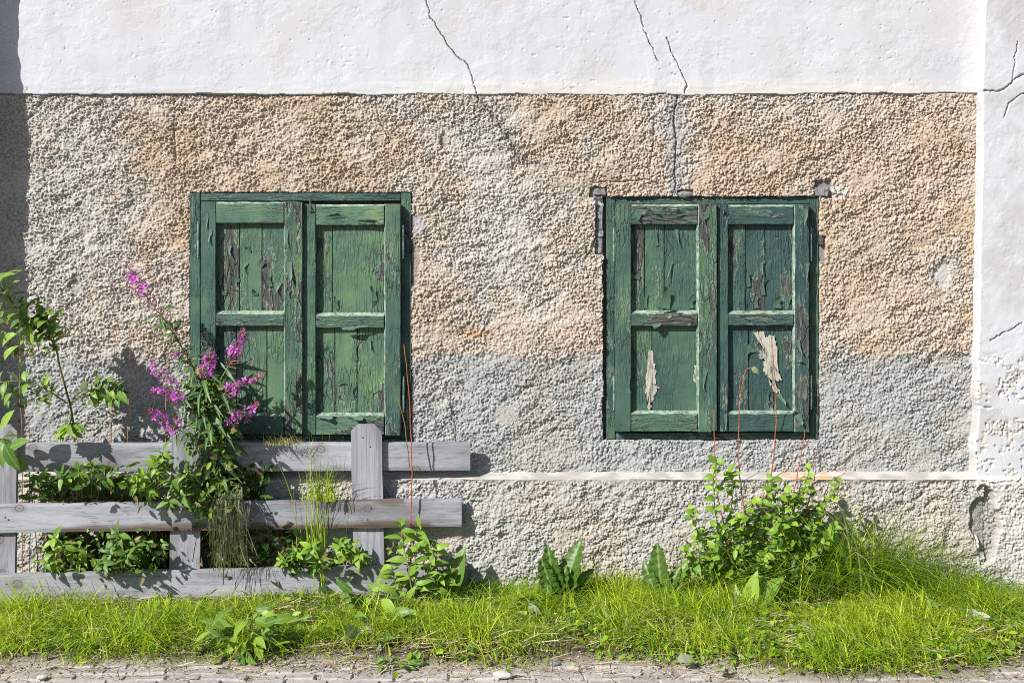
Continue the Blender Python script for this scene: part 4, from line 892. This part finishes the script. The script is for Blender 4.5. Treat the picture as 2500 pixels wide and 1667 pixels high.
def leaf_cloud(name, n, pos, size, mat, parent=None, off=(0, 0, 0), seed=1, pal=((.05, .12, .02), (.12, .22, .03), (.2, .32, .03)), up=(-.35, -.5, .6)):
    """many small pointed leaves joined: pos(r, n) -> (n,3)"""
    r = np.random.RandomState(seed); c = pos(r, n); n = len(c)
    nr = np.array(up) + r.normal(0, .5, (n, 3)); nr /= np.linalg.norm(nr, axis=1, keepdims=True); t = np.cross(nr, r.normal(0, 1, (n, 3))); t /= np.linalg.norm(t, axis=1, keepdims=True); b = np.cross(nr, t)
    z = r.uniform(size[0], size[1], (n, 1)); ring = [(0, 0, 0), (.3, .24, .07), (.65, .2, .04), (1, 0, -.1), (.65, -.2, .04), (.3, -.24, .07)]
    V = np.stack([c + t * z * p + b * z * w + nr * z * h for p, w, h in ring], 1).reshape(-1, 3); F = (np.arange(n)[:, None, None] * 6 + np.array([[0, 1, 2, 3], [0, 3, 4, 5]])[None]).reshape(-1, 4)
    C = np.array(pal)[r.choice(len(pal), n)] * r.uniform(.7, 1.3, (n, 1))
    return mesh_np(name, V, F, M[mat], parent, np.repeat(C, 6, 0), True, off)
def in_blob(px, py, rx, ry, y0, y1):
    def f(r, n):
        a = r.uniform(0, 6.283, n); q = np.sqrt(r.rand(n)); u = px + np.cos(a) * q * rx; v = py + np.sin(a) * q * ry; y = r.uniform(y0, y1, n); s = (D + y) / D * S
        c = np.stack([(u - 1250) * s, y, EYE + (HOR - v) * s], -1); return c[c[:, 2] > .01]
    return f
o = leaf_cloud('foliage', 900, lambda r, n: np.concatenate([in_blob(1865, 1345, 150, 100, -.34, -.13)(r, n * 2 // 3), in_blob(1770, 1370, 95, 90, -.36, -.16)(r, n // 6), in_blob(1960, 1270, 70, 70, -.32, -.14)(r, n // 6)]), (.022, .055), 'grass', shr, shr.location, 31, ((.06, .14, .02), (.14, .26, .03), (.27, .42, .04), (.03, .08, .015))); tag(o, kind='stuff')
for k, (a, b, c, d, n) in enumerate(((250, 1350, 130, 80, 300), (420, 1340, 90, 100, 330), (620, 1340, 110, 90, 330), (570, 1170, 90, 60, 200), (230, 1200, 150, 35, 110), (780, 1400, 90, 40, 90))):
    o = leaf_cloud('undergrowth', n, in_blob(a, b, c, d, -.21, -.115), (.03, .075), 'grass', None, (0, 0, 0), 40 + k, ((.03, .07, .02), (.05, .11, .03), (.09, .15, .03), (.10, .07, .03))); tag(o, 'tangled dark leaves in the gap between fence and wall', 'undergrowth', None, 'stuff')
for k, (a, b, c, d, n, yy) in enumerate(((215, 1165, 150, 38, 60, -.33), (390, 1170, 90, 70, 80, -.34), (190, 1350, 120, 55, 70, -.34), (330, 1350, 80, 60, 60, -.33), (520, 1170, 70, 100, 120, -.30), (760, 1360, 90, 35, 40, -.26), (1010, 1390, 70, 90, 80, -.24), (250, 960, 55, 50, 70, -.27), (80, 800, 85, 80, 110, -.37), (500, 1010, 80, 100, 170, -.30), (70, 960, 80, 40, 60, -.34))):
    o = leaf_cloud('small_leaves', n, in_blob(a, b, c, d, yy - .05, yy + .04), (.018, .05), 'grass', None, (0, 0, 0), 140 + k, ((.05, .12, .02), (.12, .22, .03), (.25, .40, .04), (.04, .08, .02), (.22, .17, .06))); tag(o, 'small mixed leaves tangled through the weeds along the fence', 'leaves', None, 'stuff')
# --- dock clumps and broad weeds
def dock(label, px, py, specs, kind='dock', cat='weed', name='dock_plant', group='broad leaved docks in the verge', wide=1.0):
    b = G(px, py); rt = empty(name, (b.x, b.y, .01), label, cat, group)
    for k, (ang, ln, out) in enumerate(specs):
        a = math.radians(ang); d = Vector((math.cos(a), -out, math.sin(a))).normalized()
        put(LEAF[kind, k % 3], rt, Vector((b.x + .012 * math.cos(a), b.y, .015)), d, Vector((-.45, -.75, .5)) if out < .8 else Vector((-.3, -.4, 1)), ln, 'leaf', wide)
    return rt
def bush(label, px, py, rx, h, n, size, kinds, seed, cat='weed', name='broadleaf_weed', group='broad leaved weeds in the verge'):
    """low weed: short stalks fanning from the ground, each with a leaf turned its own way"""
    q = random.Random(seed); b = G(px, py); rt = empty(name, (b.x, b.y, 0), label, cat, group); w = rx * S
    for k in range(n):
        a = q.uniform(0, 6.283); rad = w * math.sqrt(q.random()); tip = Vector((b.x + rad * math.cos(a), b.y + rad * .6 * math.sin(a) - .02, q.uniform(.02, 1) * h * (1.1 - .6 * rad / w)))
        if k % 2 == 0: stem(rt, [Vector((b.x + q.uniform(-.02, .02), b.y, .005)), Vector((lerp(b.x, tip.x, .6), lerp(b.y, tip.y, .6), tip.z * .7)), tip], .0022, .0012, 'stem_green', k=3)
        d = Vector((math.cos(a) + q.uniform(-.6, .6), -.3 + .6 * math.sin(a) + q.uniform(-.5, .3), q.uniform(-.35, .8)))
        put(LEAF[q.choice(kinds), q.randrange(3)], rt, tip, d, Vector((-.4, -.6, .7)) + Vector((q.uniform(-.6, .6), q.uniform(-.6, .6), q.uniform(-.5, .5))), size * q.uniform(.6, 1.3), 'leaf')
    return rt
dock('upright crinkled dock with tall leaves in the shade right of the fence', 1372, 1500, [(104, .31, .05), (84, .34, .0), (70, .24, .1), (158, .22, .4), (95, .22, .3), (125, .18, .6), (112, .27, .15)])
dock('crinkled dock with a browned leaf left of the shrub', 1622, 1490, [(98, .30, .0), (75, .24, .2), (120, .22, .3), (25, .2, .4), (150, .16, .6), (88, .2, .4)])
dock('two pale broad leaves standing in front of the shrub', 1825, 1510, [(83, .21, .1), (60, .25, .1), (120, .13, .4)], 'bright')
bush('pale broad leaved weed sprawling in the grass below the fence', 600, 1590, 75, .22, 46, .095, ('bright', 'weed', 'bright'), 1)
bush('low leaves at the foot of the fence under the right picket', 905, 1540, 75, .24, 40, .10, ('bright', 'weed'), 2)
bush('leafy clump between sprawling weed and right picket', 690, 1545, 50, .10, 16, .07, ('bright',), 6)
bush('pale wilted leaves lying in grass below the right picket', 920, 1580, 50, .10, 14, .085, ('pale', 'pale', 'weed'), 3, 'weed', 'wilted_weed', None)
bush('wilted silvery leaf spread left of the upright dock', 1315, 1525, 45, .06, 11, .08, ('pale', 'weed'), 4, 'weed', 'wilted_weed', None)
bush('dark green low weed at the paving edge below the dry stalk', 970, 1620, 40, .05, 26, .05, ('weed',), 5)
bush('pale ragged weed in the right half of the verge', 1990, 1560, 60, .08, 18, .07, ('bright', 'pale'), 7)
bush('grey green ragged leaves at the far right of the verge', 2330, 1530, 60, .10, 18, .08, ('weed', 'pale'), 8)
bush('bright clover like clump near the paving below the shrub', 1800, 1610, 90, .05, 50, .04, ('bright',), 9)
bush('small leafy weed at the paving edge left of centre', 1130, 1600, 50, .06, 20, .05, ('bright', 'weed'), 10)
# --- leafy sapling in front of the fence's right end
sp2 = empty('sapling', tuple(G(1010, 1490).xy) + (0,), 'bushy leafy sapling in front of the right end of the fence', 'sapling')
q = random.Random(13); yb = -.30
for pts in (((1010, 1490), (1000, 1400), (985, 1330), (978, 1275)), ((1010, 1490), (1015, 1390), (1010, 1320), (1030, 1290)), ((1010, 1490), (1040, 1420), (1055, 1370), (1060, 1330)), ((1010, 1490), (970, 1430), (955, 1380)), ((1012, 1490), (1060, 1440), (1080, 1400)), ((1010, 1490), (960, 1460), (920, 1440))):
    pth = stem(sp2, [P(a, c, yb + .02 * i - q.uniform(0, .06)) for i, (a, c) in enumerate(pts)], .004, .0018, 'stem_green'); leaves_on(sp2, pth, 'bright', .2, 1.0, 13, .085, .5, q, Vector((-.5, -.6, .6)), .4, .15)
dock('single broad crinkled leaf upright behind the end of the fence', 1100, 1475, [(82, .27, .0), (60, .12, .3)], 'weed')
# --- weeds among the fence boards
wd = [('leafy weed under the top board beside the left picket', 210, 1240, 110, 'weed', -.34, [(190, 1150), (230, 1140), (260, 1165), (150, 1160)]), ('leafy weed between the boards left of the middle picket', 370, 1270, 60, 'bright', -.34, [(350, 1160), (385, 1130), (400, 1100), (360, 1190), (330, 1175)]),
      ('nettle-like weed below the middle board at the left', 210, 1430, 60, 'bright', -.34, [(130, 1310), (160, 1330), (195, 1340), (110, 1370)]), ('sprawling weed resting on the bottom board left of the middle picket', 290, 1440, 60, 'weed', -.38, [(270, 1340), (310, 1350), (250, 1370), (330, 1330), (290, 1300)]),
      ('weed filling the dark gap left of the middle picket', 370, 1430, 40, 'weed', -.22, [(360, 1320), (390, 1330), (340, 1350)]), ('two broad leaves over the bottom board between the pickets', 770, 1440, 60, 'bright', -.26, [(720, 1345), (760, 1330), (775, 1370), (690, 1365)]), ('bright sprig at the right picket above the bottom board', 850, 1430, 50, 'bright', -.26, [(830, 1320), (860, 1330), (880, 1350)]),
      ('dark leaves around the fireweed foot below the top board', 510, 1300, 60, 'weed', -.30, [(470, 1180), (500, 1200), (480, 1240), (540, 1170)]), ('weed shoots behind the top board at the left', 110, 1420, 60, 'weed', -.20, [(95, 1150), (120, 1170), (70, 1160)]), ('leaf sprig over the middle picket', 440, 1300, 60, 'weed', -.36, [(420, 1170), (460, 1150), (450, 1210), (410, 1220)])]
q = random.Random(21)
for label, bx, by, _, kind, yw, tips in wd:
    b = P(bx, 1440, yw); rt = empty('weed', (b.x, yw, 0.0), label, 'weed', 'weeds along the fence')
    for tx, ty in tips:
        pth = stem(rt, [Vector((b.x + q.uniform(-.05, .05), -.165, 0)), P(lerp(bx, tx, .6), lerp(by, ty, .55), min(-.165, yw + .12)), P(tx, ty, yw)], .003, .0013, 'stem_green' if q.random() < .7 else 'stem_orange'); leaves_on(rt, pth, kind, .62, 1.0, 14, .060, .3, q, Vector((-.5, -.6, .6)), .55, .2)
# ------------------------------------------------------------------ grass: blades as real strips
def blades(base, dirs, length, width, bend, col, seg=3):
    """numpy strips: base (n,3), dirs (n,2) lean in x,y"""
    n = len(base); r = np.random.RandomState(4)
    side = np.stack([-dirs[:, 1], dirs[:, 0]], -1); nrm = np.linalg.norm(side, axis=1, keepdims=True) + 1e-6; side = side / nrm
    tw = r.uniform(-1, 1, (n, 1)); side = side * np.abs(tw) + np.array([[1.0, .2]]) * (1 - np.abs(tw)); V = []
    for k in range(seg + 1):
        t = k / seg; lean = bend * t ** 1.8 * length; up = length * t * (1 - .45 * np.minimum(bend, 1.6) * t ** 1.6)
        c = base.copy(); c[:, :2] += dirs * lean[:, None]; c[:, 2] += up
        w = width * (1 - t) ** .6 * .5 if k < seg else width * .04
        a = c.copy(); a[:, :2] -= side * w[:, None]; b = c.copy(); b[:, :2] += side * w[:, None]; V += [a, b]
    V = np.stack(V, 1).reshape(-1, 3); m = (seg + 1) * 2
    f = np.array([[2 * k, 2 * k + 1, 2 * k + 3, 2 * k + 2] for k in range(seg)]); F = (np.arange(n)[:, None, None] * m + f[None]).reshape(-1, 4)
    return V, F, np.repeat(col, m, 0)
PALET = np.array([(0.25, 0.43, 0.02), (0.45, 0.62, 0.03), (0.66, 0.75, 0.06), (0.09, 0.20, 0.02), (0.62, 0.57, 0.26), (0.17, 0.32, 0.12)])
def pick(n, wts, r): 
    c = PALET[r.choice(len(PALET), n, p=np.array(wts) / sum(wts))]; return c * r.uniform(.6, 1.3, (n, 1))
r = np.random.RandomState(17); n = 74000
x = r.uniform(-2.85, 2.85, n); y = r.uniform(-1.22, -0.085, n); z, lawn = soil_z(x, y)
dens = fbm(x * 100 + 800, y * 130 + 800, 18, 101, 3); bare = gauss(x, y, -.45, -1.0, .5, .13) + gauss(x, y, .75, -.75, .25, .1) * .8
keep = (r.rand(n) < np.clip(lawn * 1.15, 0, 1) * np.clip(.15 + 2.2 * (dens - .25), .06, 1)) & (r.rand(n) > bare * .9); x, y, z, lawn = x[keep], y[keep], z[keep], lawn[keep]; n = len(x)
hn = fbm(x * 100 + 700, y * 100 + 700, 30, 102, 3)
clump = sstep(.32, .66, hn)
L = (0.028 + 0.095 * clump) * (0.5 + .6 * lawn) * r.uniform(.6, 1.45, n); L += 0.05 * sstep(-.35, -.14, y) * sstep(.3, .8, x) * r.rand(n) * hn * 1.5
L += .09 * gauss(x, y, -2.2, -.55, .12, .3) * r.rand(n) + .07 * gauss(x, y, -1.55, -.5, .08, .2) * r.rand(n) + .12 * gauss(x, y, 2.05, -.2, .25, .2) * r.rand(n) + .1 * gauss(x, y, .3, -.3, .25, .25) * r.rand(n)
L *= 1 - .42 * sstep(.4, -.2, x) * sstep(-.62, -.38, y)
a = r.uniform(0, 6.283, n); dirs = np.stack([np.cos(a), np.sin(a)], -1)
yel = fbm(x * 100 + 300, y * 100 + 300, 45, 103, 3)
cols = np.where((yel > .52)[:, None], pick(n, (2, 5, 6, .4, 1.2, .1), r), pick(n, (4, 5, 2.5, 1.2, .6, .5), r))
V, F, C = blades(np.stack([x, y, z - .004], -1), dirs, L, r.uniform(.004, .0105, n) * r.uniform(.6, 1.1, n), r.uniform(.2, 1.9, n), cols)
o = mesh_np('grass', V, F, M['grass'], None, C); tag(o, 'short yellow green grass along the foot of the wall', 'grass', None, 'stuff')
# clover and small ground leaves
n = 15000; x = r.uniform(-2.85, 2.85, n); y = r.uniform(-1.25, -0.12, n); z, lawn = soil_z(x, y)
dens = fbm(x * 100 + 200, y * 150 + 200, 26, 104, 3) + .35 * gauss(x, y, .95, -.95, .7, .2); keep = (r.rand(n) < (.25 + .75 * sstep(-.2, .5, x)) * sstep(.34, .62, dens) * np.clip(lawn + .12 * gauss(x, y, 0, -1.05, 9, .12), 0, 1)); x, y, z = x[keep], y[keep], z[keep]; n = len(x)
hh = z + r.uniform(.005, .045, n); s = r.uniform(.006, .021, n) * r.uniform(.6, 1, n); nrm = np.stack([r.normal(-.25, .45, n), r.normal(-.35, .45, n), np.ones(n)], -1); nrm /= np.linalg.norm(nrm, axis=1, keepdims=True)
t1 = np.cross(nrm, np.stack([np.cos(a[:n] if len(a) >= n else np.zeros(n)), np.sin(a[:n]), np.zeros(n)], -1)); t1 /= np.linalg.norm(t1, axis=1, keepdims=True) + 1e-6; t2 = np.cross(nrm, t1); c0 = np.stack([x, y, hh], -1)
ring = [(1.2, 0), (.5, .62), (-.5, .6), (-1.0, 0), (-.5, -.6), (.5, -.62)]
V = np.stack([c0 + t1 * (p * s)[:, None] + t2 * (w * s)[:, None] + nrm * ((abs(w) * .3 * s)[:, None]) for p, w in ring], 1).reshape(-1, 3)
F = (np.arange(n)[:, None, None] * 6 + np.array([[0, 1, 2, 3], [0, 3, 4, 5]])[None]).reshape(-1, 4)
o = mesh_np('ground_cover', V, F, M['grass'], None, np.repeat(pick(n, (6, 2, .1, 3, .05, .6), r) * .85, 6, 0)); tag(o, 'small clover and herb leaves mixed into the grass', 'ground cover', None, 'stuff')
# straw and leaf litter
n = 8100; x = np.concatenate([r.uniform(-2.8, 2.8, 7000), r.normal(-.4, .45, 700), r.normal(.8, .3, 400)]); y = np.concatenate([r.uniform(-1.25, -.15, 7000), r.normal(-1.0, .07, 700), r.normal(-.6, .18, 400)]); z, lawn = soil_z(x, y)
a2 = r.uniform(0, 6.283, n); Ls = r.uniform(.02, .11, n); d = np.stack([np.cos(a2), np.sin(a2) * .6, r.uniform(-.1, .35, n)], -1) * Ls[:, None]; sd = np.stack([-np.sin(a2), np.cos(a2), r.uniform(.2, .8, n)], -1) * r.uniform(.0007, .0017, n)[:, None]
c0 = np.stack([x, y, z + .008 + .035 * lawn * r.rand(n)], -1); V = np.stack([c0 - sd, c0 + sd, c0 + d + sd, c0 + d - sd], 1).reshape(-1, 3)
sc = np.array([(0.45, 0.38, 0.22), (0.55, 0.48, 0.32), (0.24, 0.17, 0.09), (0.30, 0.25, 0.14)])[r.choice(4, n)] * r.uniform(.7, 1.2, (n, 1))
o = mesh_np('straw_litter', V, np.arange(n * 4).reshape(n, 4), M['straw'], None, np.repeat(sc, 4, 0)); tag(o, 'dry straw and stalk bits lying in the grass', 'straw', None, 'stuff')

# gravel and crumbs over the paving joints
n = 5200; x = r.uniform(-2.8, 2.8, n); y = r.normal(-1.05, .11, n); z, lawn = soil_z(x, y); keep = (fbm(x * 100 + 50, y * 200, 30, 106, 3) > .42) | (r.rand(n) < .3); x, y, z = x[keep], y[keep], z[keep]; n = len(x)
s_ = r.uniform(.002, .007, n) * r.uniform(.6, 1.3, n); oc = np.array([(1, 0, 0), (-1, 0, 0), (0, 1, 0), (0, -1, 0), (0, 0, .7), (0, 0, -.5)]); c0 = np.stack([x, y, np.maximum(z, -.004) + s_ * .3], -1)
V = (c0[:, None] + oc[None] * s_[:, None, None] * r.uniform(.6, 1.4, (n, 6, 1))).reshape(-1, 3); F = (np.arange(n)[:, None, None] * 6 + np.array([[0, 2, 4], [2, 1, 4], [1, 3, 4], [3, 0, 4], [2, 0, 5], [1, 2, 5], [3, 1, 5], [0, 3, 5]])[None]).reshape(-1, 3)
gc = np.array([(0.42, 0.37, 0.32), (0.32, 0.27, 0.22), (0.52, 0.48, 0.44), (0.24, 0.20, 0.15)])[r.choice(4, n)]
o = mesh_np('gravel', V, F, M['roughcast'], None, np.repeat(gc, 6, 0), False); tag(o, 'gravel crumbs scattered along the paving edge', 'gravel', None, 'stuff')
# --- tall grass tufts (each a thing)
def tuft(label, cx, cy, sx, sy, n, l0, l1, lean, wts, z0=0.0, width=(.0035, .0095), bend=(.25, 1.5), name='grass_tuft', group='tall grass tufts', mat='grass', cat='grass', seed=1, spread=1.0):
    r = np.random.RandomState(seed); b = np.stack([r.normal(cx, sx, n), np.minimum(r.normal(cy, sy, n), -.10), np.full(n, z0)], -1)
    a = r.uniform(0, 6.283, n); dirs = np.stack([np.cos(a) * spread + lean[0], np.sin(a) * spread * .6 + lean[1]], -1); dirs /= np.linalg.norm(dirs, axis=1, keepdims=True)
    V, F, C = blades(b, dirs, r.uniform(l0, l1, n), r.uniform(*width, n), r.uniform(*bend, n), pick(n, wts, r), 5)
    o = mesh_np(name, V, F, M[mat], None, C, True, (cx, cy, z0)); o.location = (cx, cy, z0); tag(o, label, cat, group); return o
gp = lambda px, py, z=0: G(px, py, z)
for k, (lab, px, py, sx, sy, n, l0, l1, lean, w) in enumerate((
    ('big arching clump of long grass right of the shrub', 2070, 1470, .17, .06, 430, .25, .66, (.4, -.25), (4, 4, 2, 3, 1, 1.5)), ('dense dark grass mass behind the arching clump', 2010, 1462, .13, .03, 420, .22, .52, (.2, 0), (4, 2, .5, 5, .5, 1)), ('long bright blades arching out over the verge right of the shrub', 2040, 1470, .14, .05, 130, .38, .72, (.5, -.2), (4, 5, 3, 2, 1, 2)), ('loose long grass leaning against the plinth', 2150, 1460, .13, .03, 150, .25, .55, (.3, .0), (4, 4, 2, 3, 1, 2)), ('long grass standing through the left side of the shrub', 1770, 1475, .10, .04, 120, .2, .42, (.0, -.2), (4, 4, 2, 3, 1, 2)), ('bluish grass blades hanging in front of the shrub', 1905, 1480, .09, .04, 230, .2, .42, (.1, -.25), (3, 2, .5, 3, .4, 5)), ('thin grass clump against the wall left of the pilaster', 2240, 1460, .14, .03, 230, .12, .32, (.1, -.1), (3, 4, 2, 2, .8, 2)),
    ('yellowish grass at the foot of the pilaster', 2400, 1465, .09, .05, 220, .08, .22, (0, -.2), (2, 4, 4, 1, 1, 1)), ('spiky bright grass right of the upright dock', 1465, 1480, .07, .04, 170, .09, .21, (.05, -.1), (3, 5, 3, 1, .6, 1)), ('drooping pale grass in the middle of the verge', 1480, 1530, .05, .03, 110, .08, .17, (0, -.3), (3, 3, 1, 2, .5, 3)),
    ('tall bright grass before the left end of the fence', 60, 1520, .07, .05, 330, .10, .26, (.05, 0), (2, 5, 5, 1, .5, .3)), ('grass spikes rising before the bottom board near the middle picket', 215, 1505, .09, .04, 230, .08, .2, (.05, 0), (3, 5, 3, 1, .5, .5)), ('dark grass in the shade right of the fence', 1150, 1470, .10, .05, 240, .08, .2, (.25, -.3), (3, 2, .5, 5, .4, 2)), ('arching grass in front of the fence end', 1060, 1530, .12, .05, 260, .08, .2, (.35, -.35), (4, 4, 1, 3, .4, 1)),
    ('grass blades between the bottom boards at the left', 235, 1425, .04, .02, 60, .12, .3, (.1, -.1), (3, 4, 1, 2, .5, .5)), ('low grass clump at the far right of the verge', 2420, 1530, .12, .06, 300, .07, .17, (.1, -.3), (3, 3, 2, 3, .8, 3)))):
    g = gp(px, py); tuft(lab, g.x, g.y, sx, sy, n, l0, l1, lean, w, seed=50 + k, width=(.005, .012) if lab.startswith('lo') else (.0035, .0095))
# tuft of grass growing through the fence at the right picket: tall stalks
c = P(780, 1440, -.16); tuft('tall seeding grass growing up behind the fence left of the right picket', c.x, -.20, .035, .012, 46, .45, .86, (.0, -.12), (3, 5, 3, .5, .6, .3), 0, (.004, .0075), (.03, .22), seed=70)
c = P(790, 1220, -.22); tuft('short grass sprouting on the middle board left of the right picket', c.x, -.235, .05, .008, 60, .08, .24, (0, -.3), (3, 5, 3, .5, .8, .3), P(790, 1222, -.22).z, (.003, .006), (.1, .9), seed=71)
# dry bunch hanging over the middle board
r = np.random.RandomState(6); n = 210; top = P(560, 1222, -.30)
cx = top.x + r.normal(0, .034, n); L = r.uniform(.04, .33, n) ** 1.0; zs = r.normal(0, .035, n); dr = r.normal(0, .035, n); ph = r.uniform(0, 6.28, n); am = r.uniform(0, .012, n); wd0 = r.uniform(.001, .0048, n); dy = r.uniform(-.03, .01, n); V = []
for k in range(7):
    t = k / 6; px_ = cx + dr * t ** 1.5 + am * np.sin(ph + t * 7); pz = top.z + zs + .035 * np.sin(np.pi * np.minimum(1, t * 2.2)) - L * t; py_ = -.275 - .045 * np.minimum(1, t * 3) + dy * t
    w = wd0 * (1 - .6 * t) * np.abs(np.cos(ph + t * 4)).clip(.35, 1); V += [np.stack([px_ - w, py_, pz], -1), np.stack([px_ + w, py_ + .003, pz], -1)]
V = np.stack(V, 1).reshape(-1, 3); F = (np.arange(n)[:, None, None] * 14 + np.array([[2 * k, 2 * k + 1, 2 * k + 3, 2 * k + 2] for k in range(6)])[None]).reshape(-1, 4)
cc = np.array([(0.38, 0.37, 0.20), (0.20, 0.24, 0.12), (0.50, 0.48, 0.32), (0.10, 0.14, 0.07)])[r.choice(4, n)] * r.uniform(.6, 1.2, (n, 1))
o = mesh_np('dry_grass_bunch', V, F, M['straw'], None, np.repeat(cc, 14, 0), True, tuple(top)); o.location = top; tag(o, 'withered grass bunch hanging over the middle board of the fence', 'dry grass')
c = P(690, 1075, -.19); tuft('brown dry tuft on the top board below the left window', c.x, -.20, .05, .008, 120, .03, .09, (.2, -.2), (0, 0, .4, 0, 6, 0), P(690, 1086, -.19).z, (.0015, .003), (.3, 1.6), 'dry_tuft', None, 'straw', 'dry grass', 72)

# ------------------------------------------------------------------ small things on the ground
def rock(label, px, py, s, seed, mat='lead'):
    g = G(px, py, 0.0); bm = bmesh.new(); bmesh.ops.create_icosphere(bm, subdivisions=2, radius=1); r = random.Random(seed)
    ax = [Vector((r.gauss(0, 1), r.gauss(0, 1), r.gauss(0, 1))).normalized() for _ in range(6)]
    for v in bm.verts:
        k = 1
        for a in ax: k -= .16 * max(0, v.co.dot(a)) ** 2
        v.co = Vector((v.co.x * s * 1.5, v.co.y * s, v.co.z * s * .6)) * k
    me = bpy.data.meshes.new('stone'); bm.to_mesh(me); bm.free(); me.materials.append(M[mat]); o = bpy.data.objects.new('stone', me); o.location = (g.x, g.y, s * .2); link(o); tag(o, label, 'stone', 'loose stones at the edge of the paving')
rock('pale rough stone on the paving edge below the middle of the verge', 1228, 1650, .03, 1); rock('small grey stone in the grass edge right of the pale stone', 1352, 1622, .02, 2, 'block'); rock('small white stone at the bottom left paving', 105, 1655, .018, 3); rock('tiny stone near the sprawling dock', 395, 1618, .016, 4, 'block'); rock('dark little stone at the paving left of the dry stalk', 800, 1640, .012, 5, 'block')
g0 = G(735, 1595); g1 = G(1000, 1565)
lone_stem('dry_stalk', 'long pale dry stalk lying on the ground below the fence', [Vector((g0.x, g0.y, .02)), Vector(((g0.x + g1.x) / 2, (g0.y + g1.y) / 2, .035)), Vector((g1.x, g1.y, .06))], 'stem_straw' if 'stem_straw' in M else 'lead', .004, .002)
for k, (lab, px, py, ang) in enumerate((('pale fallen leaf in the grass at the centre right', 1650, 1612, 10), ('light green fallen leaf below the shrub near the paving', 1758, 1640, 80), ('long pale leaf lying at the right of the verge', 2455, 1515, 30), ('whitish curled leaf scrap right of centre', 1530, 1585, 80), ('bleached curled leaf near the right grass edge', 2280, 1510, 320))):
    g = G(px, py, .03); rt = empty('fallen_leaf', tuple(g), lab, 'leaf', 'fallen leaves in the verge'); a = math.radians(ang); put(LEAF['pale', k % 3], rt, g, Vector((math.cos(a), math.sin(a), .1)), Vector((-.3, -.5, .8)), .10, 'leaf_blade')
